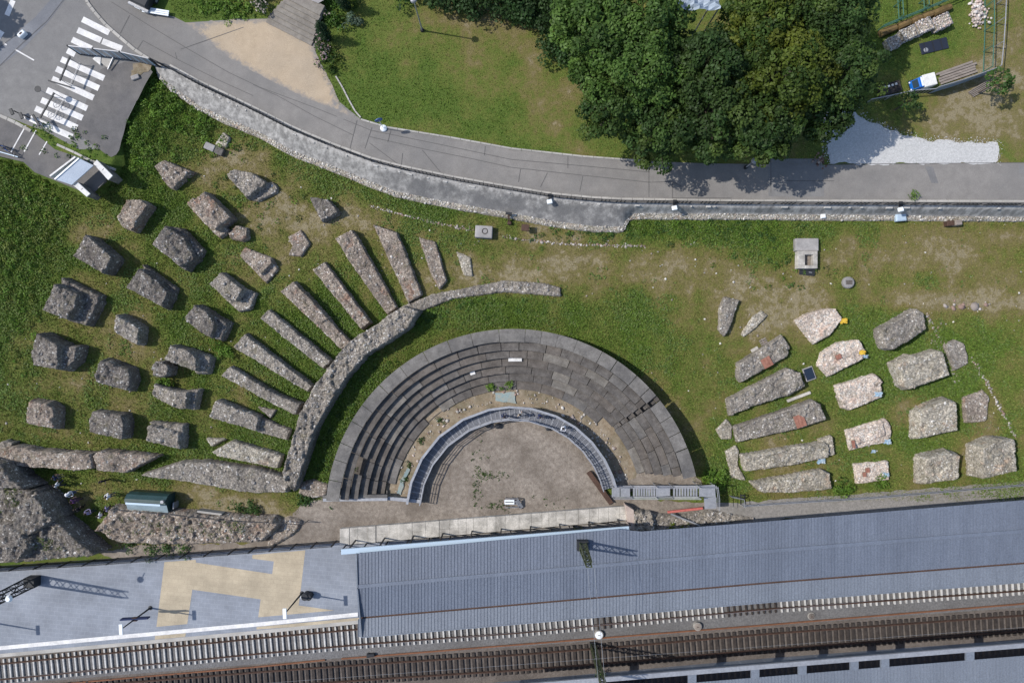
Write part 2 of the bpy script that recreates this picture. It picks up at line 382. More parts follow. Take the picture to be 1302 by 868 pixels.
def wall_mat():
    m = mat('stained_wall_render', (.25,.25,.24), .93); nt, lk, b = nodes(m); p = pos(nt)
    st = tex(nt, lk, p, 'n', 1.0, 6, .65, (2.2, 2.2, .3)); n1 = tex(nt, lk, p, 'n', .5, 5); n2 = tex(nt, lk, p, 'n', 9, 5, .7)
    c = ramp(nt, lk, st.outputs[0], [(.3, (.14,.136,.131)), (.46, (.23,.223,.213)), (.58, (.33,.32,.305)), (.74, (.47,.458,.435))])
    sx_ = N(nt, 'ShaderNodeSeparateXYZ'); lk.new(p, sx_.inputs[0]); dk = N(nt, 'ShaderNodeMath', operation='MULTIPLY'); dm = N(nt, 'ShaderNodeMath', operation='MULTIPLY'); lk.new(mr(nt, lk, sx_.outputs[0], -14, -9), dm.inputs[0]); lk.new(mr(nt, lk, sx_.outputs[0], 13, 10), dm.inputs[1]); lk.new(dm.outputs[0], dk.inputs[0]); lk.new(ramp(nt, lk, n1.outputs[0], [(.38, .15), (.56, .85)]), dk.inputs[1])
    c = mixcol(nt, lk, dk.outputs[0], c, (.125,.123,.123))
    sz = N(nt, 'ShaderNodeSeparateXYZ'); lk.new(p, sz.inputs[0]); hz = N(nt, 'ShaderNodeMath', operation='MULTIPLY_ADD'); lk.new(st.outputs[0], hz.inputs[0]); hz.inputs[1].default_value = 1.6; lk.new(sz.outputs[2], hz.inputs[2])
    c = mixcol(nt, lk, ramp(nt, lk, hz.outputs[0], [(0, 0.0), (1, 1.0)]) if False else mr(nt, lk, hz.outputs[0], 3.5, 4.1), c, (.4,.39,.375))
    c = mixcol(nt, lk, 1.0, c, ramp(nt, lk, n2.outputs[0], [(.3, .75), (.7, 1.2)]), 'MULTIPLY')
    lk.new(c, b.inputs['Base Color']); bump(nt, lk, b, n2.outputs[0], .5, .03); return m
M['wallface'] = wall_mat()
def paver_mat(name, c0, c1, mortar, rz):
    m = mat(name, c0, .85); nt, lk, b = nodes(m); p = pos(nt)
    mp = N(nt, 'ShaderNodeMapping'); mp.inputs['Rotation'].default_value = (0, 0, rz); lk.new(p, mp.inputs[0])
    br = nt.new('ShaderNodeTexBrick'); br.inputs['Scale'].default_value = 1; br.inputs['Brick Width'].default_value = .62; br.inputs['Row Height'].default_value = .42
    br.inputs['Mortar Size'].default_value = .022; br.inputs['Mortar Smooth'].default_value = .3; br.inputs['Bias'].default_value = 0
    for k, v in (('Color1', c0), ('Color2', c1), ('Mortar', mortar)): br.inputs[k].default_value = (*v, 1)
    lk.new(mp.outputs[0], br.inputs['Vector'])
    n = tex(nt, lk, p, 'n', .35, 5); n2 = tex(nt, lk, p, 'n', 20, 3)
    c = mixcol(nt, lk, 1.0, br.outputs[0], ramp(nt, lk, n.outputs[0], [(.35, .8), (.65, 1.1)]), 'MULTIPLY')
    c = mixcol(nt, lk, 1.0, c, ramp(nt, lk, n2.outputs[0], [(.3, .85), (.7, 1.12)]), 'MULTIPLY')
    lk.new(c, b.inputs['Base Color']); return m
M['paver'] = paver_mat('blue_grey_pavers', (.215,.235,.272), (.23,.25,.288), (.27,.29,.325), .09)
M['paver_cream'] = paver_mat('cream_pavers', (.4,.338,.245), (.43,.365,.265), (.37,.312,.228), .09)
M['skin'] = mat('skin', (.48,.3,.22), .6)
M['hair'] = mat('dark_hair', (.03,.02,.015), .6)
for k, c in dict(navy=(.02,.03,.08), white=(.65,.66,.7), purple=(.11,.05,.14), black=(.012,.012,.015), blue=(.05,.1,.28), grey=(.2,.2,.22), denim=(.06,.09,.16), maroon=(.14,.03,.05), beige=(.38,.32,.25), lilac=(.25,.22,.36)).items():
    M['c_'+k] = mat('cloth_'+k, c, .9)
# ================================================================== THE SETTING
def ZS(x0, y0, s): return lambda pts: [(x0 + a/s, y0 + b/s) for a, b in pts]
DRY = [(640,300,200,40,.05),(270,215,45,25,.55),(345,285,45,45,.5),(690,330,110,24,.2),(845,345,50,28,.4),(945,425,40,45,.4),(1000,395,60,30,.45),(1110,330,130,40,.35),(1255,420,55,70,.3),(130,288,26,22,.7),(190,400,60,50,.25),(120,500,70,60,.22),(420,330,40,30,.3),(660,355,80,16,.5),(440,280,40,20,.3),(1140,520,16,14,.8),(920,560,35,40,.3),(620,90,90,60,.12),(730,130,50,50,.3),(1230,150,80,40,.5),(1260,60,40,60,.3),(560,40,60,30,.1),(230,632,120,14,.4),(1000,560,60,60,.2),(1240,560,40,40,.25),(750,300,80,10,.25),(1240,385,60,8,.6),(335,660,60,12,.7),(200,685,120,14,.6)]
LUSH = [(200,130,55,60,.9),(40,300,60,110,.55),(430,545,40,110,.75),(965,300,60,25,.6),(560,250,90,22,.5),(1250,450,40,35,.45),(640,398,130,14,.35),(880,290,80,14,.7),(520,140,70,40,.6),(260,340,60,60,.2),(90,585,120,14,.5),(1150,480,60,60,.25),(270,8,60,20,.7),(930,590,20,40,.6),(1100,440,60,60,.15),(380,540,15,60,.3),(1120,70,80,60,.4)]
def dryness(x, y):
    u = 651 + S*x; v = 434 - S*y
    d = .37 + .7*(fbm(x*.16, y*.16, 21, 4) - .5) + 1.0*(fbm(x*.5, y*.5, 22, 4) - .5)
    for a, b, sx, sy, k in DRY: d = d + k*np.exp(-((u-a)/sx)**2/2 - ((v-b)/sy)**2/2)
    for a, b, sx, sy, k in LUSH: d = d - k*np.exp(-((u-a)/sx)**2/2 - ((v-b)/sy)**2/2)
    return d
def build_ground():
    xs = np.r_[-1500,-900,-500,-300,-200,np.arange(-140,-56,4), np.arange(-56,56.1,.36), np.arange(60,141,4),200,300,500,900,1500]
    ys = np.r_[-1500,-900,-500,-300,-180,np.arange(-100,-40,4), np.arange(-40,40.1,.36), np.arange(44,101,4),180,300,500,900,1500]
    X, Y = np.meshgrid(xs, ys); nx = len(xs); Z = G(X.ravel(), Y.ravel()); D = np.clip(dryness(X.ravel(), Y.ravel()), 0, 1)
    i = np.arange(len(xs)-1)[None,:] + nx*np.arange(len(ys)-1)[:,None]; i = i.ravel()
    me = np_mesh('ground', np.c_[X.ravel(), Y.ravel(), Z], np.c_[i, i+1, i+1+nx, i+nx], M['ground'], True, np.c_[D, D, D])
    link('ground', me)['kind'] = 'structure'
build_ground()
UZ = lambda o: (lambda x, y: GU(x, y) + o)
LZ = lambda o: (lambda x, y: GL(x, y) + o)
def PU(pts): return [PG(x, y, 0, True)[:2] for x, y in pts]
def PL(pts): return [PG(x, y, 0)[:2] for x, y in pts]
# upper road
lawn_edge = [(405,90),(420,105),(432,130),(459,152),(492,162),(573,175),(650,189),(741,199),(822,205),(900,208),(1045,210),(1302,207),(2100,205)]
rail_in = [(x, y-1) for x, y in W_TOP[::-1]]
road_px = [(-700,-900),(170,-900),(170,-10),(186,8),(226,22),(300,22),(340,24),(400,55)] + lawn_edge + rail_in
sheet('road', PU([(105,-60),(105,-5),(118,8),(140,35),(160,55),(180,70),(192,77)][::-1] + [(105,-900),(172,-900),(178,-5),(192,13),(222,22),(236,29),(300,25),(340,24),(400,55)] + lawn_edge + rail_in[:-1]), UZ(.02), M['asphalt_road'], 1.5)
sheet('street', PU([(-700,-900),(105,-900),(105,-5),(118,8),(140,35),(160,55),(180,70),(192,77),(192,92),(158,160),(152,190),(100,190),(60,168),(38,160),(0,145),(-700,-150)]), UZ(.012), M['asphalt'], 1.5)
sheet('yard_pavement', PU([(-700,-140),(0,149),(36,165),(45,170),(70,190),(147,216),(122,243),(115,248),(71,230),(44,219),(30,206),(0,199),(-700,80)]), UZ(.016), M['asphalt_dark'], 1.2)
sheet('dark_pavement', PU([(128,88),(150,80),(187,78),(192,92),(158,160),(152,190),(143,202),(98,172),(92,168)]), UZ(.02), M['asphalt_dark'], .8, .12)
sheet('street_patch', PU([(82,-20),(92,-12),(60,30),(30,62),(0,84),(-60,120),(-60,95),(0,60),(45,22)]), UZ(.018), speckled('bluish_asphalt_patch', (.165,.172,.19), (.2,.206,.225), 1, .2, .3, .9, .003, .2), 1)
sheet('sandy_forecourt', PU([(236,30),(300,25),(340,25),(398,54),(404,75),(420,104),(431,130),(449,148),(425,140),(380,121),(330,96),(290,72),(262,50)]), UZ(.028), M['dirt'], .5, .1, fade=1.6)
sheet('white_gravel_apron', PU([(1046,145),(1076,133),(1097,150),(1128,163),(1164,176),(1200,180),(1270,181),(1269,207),(1054,209),(1049,180)]), UZ(.03), M['gravel_white'], .3, .16)
_e = np.array(densify(PU([(1054,207),(1049,180),(1046,145),(1076,133),(1097,150),(1128,163),(1164,176),(1200,180),(1270,181),(1269,207)]), .09, False)); _e = _e[RNG.integers(0, len(_e), 900)] + RNG.normal(0, .22, (900, 2)); GRAVEL_EDGE = _e
sheet('asphalt_patch', PU([(1176,212),(1186,212),(1193,233),(1184,233)]), UZ(.028), speckled('patched_asphalt', (.16,.158,.16), (.19,.187,.187)), 1)
sheet('asphalt_patch', PU([(1295,210),(1320,210),(1320,221),(1295,221)]), UZ(.028), M['asphalt'], 1)
sheet('asphalt_patch', PU([(977,202),(1045,202),(1048,250),(977,250)]), UZ(.027), M['asphalt'], 1)
# street markings
def strip(mb, a, b, w, z, up=True):
    a = PG(*a, 0, up); b = PG(*b, 0, up); d = Vector((b[0]-a[0], b[1]-a[1])).normalized()*w/2
    q = [(a[0]+d.y, a[1]-d.x), (b[0]+d.y, b[1]-d.x), (b[0]-d.y, b[1]+d.x), (a[0]-d.y, a[1]+d.x)]
    f = GU if up else GL
    mb.add([(x, y, float(f(x, y))+z) for x, y in q], [(0,1,2,3)])
zz = ZS(0, 0, 3.945)
for a, b in [((414,98),(549,166)),((390,152),(508,204)),((514,208),(612,246)),((362,200),(460,246)),((338,254),(378,274)),((308,298),(523,394)),((283,346),(497,444)),((262,396),(470,492)),((236,452),(438,545)),((208,502),(415,593)),((178,544),(388,642)),((152,594),(364,688))]:
    mb = MB(); a, b = zz([a, b]); strip(mb, a, b, .56, .03); o = link('crosswalk_stripe', mb.mesh('crosswalk_stripe', M['paint'])); o['kind'] = 'structure'
mb = MB()
for a, b in [((77,250),(172,304)),((20,218),(35,228))]: a, b = zz([a, b]); strip(mb, a, b, .13, .03)
strip(mb, (17,1), (9,20), .5, .03); strip(mb, (3,40), (-3,50), .5, .03)
strip(mb, (33,160), (14,194), .12, .03); strip(mb, (46,166), (31,193), .12, .03); strip(mb, (60,180), (50,197), .1, .03)
link('lane_marking', mb.mesh('lane_marking', M['paint']))['kind'] = 'structure'
# tar seams on the road
mb = MB()
seams = [[(322,108),(353,122),(400,148),(449,172)],[(142,3),(190,33),(240,63),(290,92),(330,111),(400,137),(472,166),(560,184),(650,203),(740,211),(826,219)],[(182,52),(230,78),(280,103),(322,122)],[(165,20),(153,43)],[(182,52),(175,63)],[(470,174),(540,190),(600,202),(650,213),(740,223),(826,232),(855,231),(866,237)],[(454,153),(445,189)],[(473,162),(464,189)],[(537,191),(560,219)],[(497,166),(493,181)],[(512,195),(510,212),(470,182)],[(662,215),(659,232)],[(696,220),(687,238)],[(741,224),(737,244)],[(825,202),(825,251)],[(855,231),(855,255)],[(722,198),(722,214)],[(617,186),(616,198)],[(855,252),(930,252)],[(980,200),(980,245)],[(230,63),(310,35)],[(223,67),(225,75)],[(1000,230),(1060,230)],[(1054,209),(1302,207)],[(0,84),(28,56),(60,27),(85,-5)],[(0,60),(30,38)]]
for s in seams:
    for a, b in zip(s[:-1], s[1:]): strip(mb, a, b, .055, .034)
link('tar_seams', mb.mesh('tar_seams', M['tar']))['kind'] = 'structure'
# kerbs, built stone by stone
def kerb(name, pts, w, h, label, f=GU, step=1.05, m='kerb'):
    q = densify([PG(x, y, 0, f is GU)[:2] for x, y in pts], step, False)
    r = None
    for i, (a, b) in enumerate(zip(q[:-1], q[1:])):
        a3 = Vector((*a, float(f(*a)) + h/2 - .05)); b3 = Vector((*b, float(f(*b)) + h/2 - .05))
        if r is None: r = thing(name, label, 'kerb', (a[0], a[1], float(f(*a))))
        d = (b3 - a3).normalized()*.012
        wpart('kerbstone', MB().bar(a3 + d, b3 - d, w, h + .1).mesh('kerbstone', M[m], .015), r)
kerb('road_kerb', [(103,-20),(112,4),(121,16),(135,32),(153,48),(172,64),(192,77)], .28, .12, 'pale curved kerb between the crosswalk street and the upper road')
kerb('lawn_kerb', [(427,97),(436,112),(444,128),(452,142),(459,150)], .14, .1, 'thin pale edging running down the left side of the mown lawn')
kerb('lawn_kerb', [(459,152),(492,162),(573,175),(650,189),(741,199),(822,205)], .16, .1, 'long pale kerb between the mown lawn and the curved road')
kerb('yard_kerb', [(-20,140),(0,147),(20,156),(40,167)], .3, .1, 'pale kerb at the left edge beside the parking lines')
kerb('yard_kerb', [(73,184),(95,194),(115,204),(133,211),(147,216)], .22, .12, 'mossy kerb running behind the white-walled shelter')
kerb('rail_kerb', [(x, y-6) for x, y in W_TOP[1:15]] + [(1302,256),(1450,257)], .2, .08, 'long pale kerb on the road side of the guard railing')
M['steps'] = speckled('worn_stone', (.19,.172,.15), (.25,.228,.2), 2, .6, .4, .9, .008, .4)
# forecourt steps top left
r = thing('stone_steps', 'flight of wide weathered stone steps above the sandy forecourt', 'steps', PG(375,30,0,True))
for i in range(7):
    a, b = (341+i*4.5, 22-i*5.0), (399+i*1.8, 52-i*6.4)
    A = Vector(PG(*a, .15+.15*i, True)); B = Vector(PG(*b, .15+.15*i, True))
    wpart('step', MB().bar(A - Vector((0,0,.13)), B - Vector((0,0,.13)), 1.0, .26).mesh('step', M['steps'], .02), r)
sheet('terrace', PU([(352,-12),(368,-60),(420,-60),(416,8),(409,12)]), UZ(1.13), M['concrete'], 1)

# ------------------------------------------------------------------ theatre floor
CPX = lambda r, a, z=0: (CX + r*math.cos(a), CY + r*math.sin(a))
arc = lambda r, a0, a1, n: [CPX(r, math.radians(a0 + (a1-a0)*i/n)) for i in range(n+1)]
sheet('earth_apron', PL([(382,637),(411,629),(540,629),(560,640),(800,632),(835,640),(830,668),(800,672),(432,694),(375,698),(330,690),(372,660)]), LZ(.02), M['earth'], .5, .3)
sheet('orchestra_floor', arc(9.3, 10, 171, 60) + [P(505,655), P(800,648)], lambda x, y: np.full(np.shape(x), .032), M['earth'], .5)
sheet('earth_ring', arc(12.9, 14, 174, 80) + arc(9.2, 174, 14, 60), lambda x, y: np.full(np.shape(x), .05) + .1*(fbm(x*1.3, y*1.3, 8) - .5), M['earth_orange'], .45)
sheet('gravel_path', PL([(826,655),(905,641),(1000,634),(1302,612),(2000,560),(2000,590),(1302,639),(960,663),(830,676)]), LZ(.03), M['gravel_grey'], .6, .12)
sheet('earth_by_pier', PL([(796,632),(898,640),(908,655),(830,662),(800,650)]), LZ(.035), M['earth'], .5, .15)
sheet('ruin_earth', PL([(118,700),(200,692),(330,690),(372,676),(430,672),(432,692),(330,699),(150,712)]), LZ(.02), M['earth'], .5, .25)

# ================================================================== RETAINING WALL
def build_wall():
    n = 260
    A = resample(W_TOP, n); C = resample(W_TOE, n); V = []; nl = 9
    for i in range(n):
        ax, ay = P(*A[i], 3.0); zt = float(GU(ax, ay)) - .02
        ax, ay = P(*A[i], zt); cx, cy, cz = PG(*C[i], 0)
        e = Vector((cx-ax, cy-ay)); L = e.length; e /= L
        wob = .10*(float(vnoise(i*.8, 3.3, 4)) - .5)
        sw = .5                                # width of the rubble footing
        zb = cz + .35 + .2*float(vnoise(i*.35, 1, 2))
        f = lambda d, z: (ax + e.x*d, ay + e.y*d, z)
        V += [f(-.5, zt-1.2), f(-.5, zt+.03), f(.06, zt+.03), f(.07+(L-sw)*.3, zt-(zt-zb)*.38), f(.07+(L-sw)*.65, zt-(zt-zb)*.7), f(L-sw+wob*.3, zb), f(L-sw*.5+wob, zb-.06), f(L-.03+wob, cz+.28), f(L+.1+wob, cz-.3)]
    i = np.arange(n-1)[:,None]*nl + np.arange(nl-1)[None,:]; mi = np.tile((np.arange(nl-1) >= 5).astype(int), n-1); i = i.ravel()
    r = thing('retaining_wall', 'long curved stained retaining wall below the upper road', 'retaining wall', PG(660,277))
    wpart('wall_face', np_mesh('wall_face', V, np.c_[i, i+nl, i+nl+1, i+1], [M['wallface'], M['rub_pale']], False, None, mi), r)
    # footing stones
    V = np.array(V).reshape(n, nl, 3); pts = []
    for q in range(3400):
        t = random.uniform(0, n-1.01); k = int(t); a = t-k; s = random.random(); p = (V[k,5]*(1-a)+V[k+1,5]*a)*(1-s) + (V[k,7]*(1-a)+V[k+1,7]*a)*s
        if abs(p[0]) < 56: pts.append(p)
    wpart('footing_stones', stones_mesh('footing_stones', np.array(pts), .05, .13, PAL['pale']), r)['kind'] = 'stuff'
    M['lime'] = speckled('flaking_limewash', (.4,.39,.375), (.52,.51,.49), 5, 2, .5, .9, .01, .4)
    # whitewashed blocks under the rail
    xs = [206,228,244,255,266,278,290,300,312,320,340,350,374,391,399,414,432,441,456,464,478,488,500,508,521,532,545,566,585,600,632,648,675,688,704,722,740,762,788,811,833,855,880,901,909,925]
    xs += [941+e for e in (4,17,38,57,83,112,140,156,178,190,213,228,255,280,300,330,352)]
    Wn = resample(W_TOP, 1500)
    for x in xs:
        k = int(np.argmin(abs(Wn[:,0]-x))); a = P(*Wn[k], 3.0); b = P(*Wn[min(k+8, 1499)], 3.0); z = float(GU(*a))
        d = Vector((b[0]-a[0], b[1]-a[1], 0)).normalized(); nr = Vector((d.y, -d.x, 0))
        c = Vector((*a, z-.14)) + nr*.13; w = random.choice([.14,.2,.25,.3,.45,.6])
        if random.random() < .38: continue
        wpart('limewashed_block', MB().bar(c - d*w/2, c + d*w/2, random.uniform(.12,.2), .26).mesh('limewashed_block', M['lime'], .03), r)
# ------------------------------------------------------------------ loose stones and rubble masses
PAL = {'dark': [(.15,.14,.132),(.2,.188,.178),(.24,.226,.215),(.34,.325,.31),(.17,.157,.146)], 'grey': [(.22,.205,.192),(.28,.262,.246),(.34,.32,.304),(.44,.42,.395),(.25,.225,.206)],
       'brown': [(.24,.208,.187),(.31,.276,.252),(.38,.345,.318),(.48,.445,.41),(.26,.18,.148)], 'pale': [(.27,.253,.232),(.36,.34,.314),(.44,.42,.39),(.54,.52,.485),(.3,.256,.22)],
       'white': [(.42,.36,.33),(.5,.45,.42),(.58,.54,.51),(.48,.38,.33)]}
def _ico():
    bm = bmesh.new(); bmesh.ops.create_icosphere(bm, subdivisions=1, radius=1); v = np.array([q.co[:] for q in bm.verts]); f = np.array([[q.index for q in p.verts] for p in bm.faces]); bm.free(); return v, f
ICO_V, ICO_F = _ico()
def stones_mesh(name, pts, r0, r1, pal, flat=.7):
    n = len(pts); k = len(ICO_V)
    r = RNG.uniform(0, 1, n)**2*(r1-r0) + r0
    sc = RNG.uniform(.7, 1.3, (n,1,3))*r[:,None,None]; sc[:,:,2] *= flat
    V = ICO_V[None]*(1 + RNG.uniform(-.28, .28, (n,k,1)))*sc
    a = RNG.uniform(0, 6.28, n); c, s = np.cos(a)[:,None], np.sin(a)[:,None]
    V = np.stack([V[:,:,0]*c - V[:,:,1]*s, V[:,:,0]*s + V[:,:,1]*c, V[:,:,2]], 2) + np.asarray(pts)[:,None,:]
    F = (ICO_F[None] + (np.arange(n)*k)[:,None,None]).reshape(-1, 3)
    pc = np.array(pal)[RNG.integers(0, len(pal), n)]*RNG.uniform(.8, 1.15, (n,1))
    return np_mesh(name, V.reshape(-1,3), F, M['stones'], False, np.repeat(pc, k, 0))
build_wall()
o = link('stray_gravel', stones_mesh('stray_gravel', np.c_[GRAVEL_EDGE, GU(*GRAVEL_EDGE.T) + .03], .02, .06, [(.46,.46,.45),(.56,.56,.55),(.36,.35,.34)])); o['kind'] = 'stuff'
# guard railing on the wall
def railing():
    r = thing('guard_railing', 'dark metal guard railing along the top of the retaining wall', 'railing', PG(640,240,0,True))
    W = resample(W_TOP, 400); pts = [P(x, y, 3.0) for x, y in W if -60 < x < 1560]; q = [Vector((x, y, float(GU(x, y)))) for x, y in pts]
    for z, w in ((1.0, .06), (.55, .035), (.2, .035)):
        wpart('rail', MB().tube([p + Vector((0,.12,z)) for p in q[::3]], w*.6, 5).mesh('rail', M['steel_dark']), r)
    pm = MB().box((0,0,.5), (.06,.06,1.04)).mesh('post', M['steel_dark'])
    d = densify([tuple(p[:2]) for p in q], 1.5, False)
    for x, y in d[::]:
        if abs(x) < 52 and random.random() < .8: 
            o = link('post', pm, r, (x - r.location.x, y + .12 - r.location.y, float(GU(x, y)) - r.location.z))
railing()

def rubble(name, label, cat, layers, m='grey', group=None, seed=0, res=.1, dens=8, tall=1.0, r1=.14, rough=1.0):
    """weathered masonry: layers = [(pixel polygon of the top, height, batter)]"""
    W = []
    for pts, h, b in layers:
        c = PG(sum(p[0] for p in pts)/len(pts), sum(p[1] for p in pts)/len(pts), h)
        k = c[2]
        W.append(([P(x, y, k) for x, y in pts], h, b))
    allp = np.array([p for w in W for p in w[0]]); bm = max(w[2] for w in W) + .3
    x0, y0 = allp.min(0) - bm; x1, y1 = allp.max(0) + bm
    xs = np.arange(x0, x1, res); ys = np.arange(y0, y1, res); X, Y = np.meshgrid(xs, ys); x = X.ravel(); y = Y.ravel()
    nz = .10*(fbm(x*1.1, y*1.1, seed+1) - .5) + .09*(fbm(x*3, y*3, seed+2, 2) - .5)
    top = rough*(.12*(fbm(x*.8, y*.8, seed+3) - .5) + .18*(fbm(x*3.1, y*3.1, seed+4, 3) - .5) - .16*np.clip(fbm(x*2.3, y*2.3, seed+6, 2) - .62, 0, 1)*2)
    pp = W[0][0]; L = [(math.hypot(b[0]-a[0], b[1]-a[1]), math.atan2(b[1]-a[1], b[0]-a[0])) for a, b in zip(pp, pp[1:]+pp[:1])]; an = max(L)[1]
    xa = x*math.cos(an) + y*math.sin(an); ya = -x*math.sin(an) + y*math.cos(an); wp = fbm(x*1.5, y*1.5, seed+8, 3) - .5
    cell = _hash(np.floor(xa*1.15 + wp*1.8), np.floor(ya*1.7 + wp*1.5 + seed*.37), seed+9) - .5; cell2 = _hash(np.floor(xa*3.1 + wp*2.5), np.floor(ya*3.6 - wp*2.5), seed+10) - .5
    top = top + rough*(.26*cell + .14*cell2)
    hh = np.zeros(len(x))
    for p, h, b in W:
        d = sdf(p, x, y) + nz*min(1, h+.3)
        bb = .07 if b < .25 else b*.6; t = np.clip(1 + d/bb, 0, 1)**.6; tilt = .13*h*((xa - xa.mean())*math.sin(seed) + (ya - ya.mean())*math.cos(seed*1.7))*.5*(len(W[0][0]) < 9)*(h < 2.4)
        hh = np.maximum(hh, t*(h + np.clip(tilt, -.2, .2) + top*min(1, h*1.2)))
    z = GL(x, y) - .06 + hh
    jx = (RNG.uniform(-.3,.3,len(x)))*res; jy = (RNG.uniform(-.3,.3,len(x)))*res
    nx = len(xs); i = (np.arange(nx-1)[None,:] + nx*np.arange(len(ys)-1)[:,None]).ravel(); F = np.c_[i, i+1, i+1+nx, i+nx]
    F = F[(hh[F] > .03).any(1)]; us, inv = np.unique(F, return_inverse=True)
    c = (float(allp[:,0].mean()), float(allp[:,1].mean())); r = thing(name, label, cat, (*c, float(GL(*c))), 0, group)
    V = np.c_[x+jx, y+jy, z][us]
    wpart('core', np_mesh('core', V, inv.reshape(F.shape), M['rub_'+m], False), r)
    if dens:
        ar = (hh > .15).sum()*res*res; n = int(ar*dens)
        gz, gx = np.gradient(z.reshape(X.shape), res); cand = np.where((hh > .12) & (np.hypot(gz, gx).ravel() < 1.1))[0]
        if n > 3:
            k = RNG.choice(cand, n); pts = np.c_[x[k], y[k], z[k] - .045] + np.c_[RNG.uniform(-.05,.05,(n,2)), np.zeros(n)]
            wpart('rubble_stones', stones_mesh('rubble_stones', pts, .04, r1, PAL[m]), r)['kind'] = 'stuff'
    return r
Z1, Z2, Z3, Z4, Z5 = ZS(80,180,5.786), ZS(20,320,5.786), ZS(20,450,5.208), ZS(200,220,5.425), ZS(190,380,5.786)
A_, B_, C_, D_ = ZS(0,180,3.945), ZS(0,380,3.945), ZS(0,560,3.945), ZS(0,580,6.2)
R1, R2 = ZS(310,240,3.945), ZS(260,400,3.618)
Y1, Y2, Y3, Y4, Q = ZS(900,370,6.51), ZS(900,490,5.785), ZS(1100,370,6.446), ZS(1100,490,5.787), ZS(890,360,3.1)
px = lambda p: p
PIL, PIER, BLK = 'rubble pillars on the left slope', 'radial rubble piers on the left', 'rubble blocks on the right'
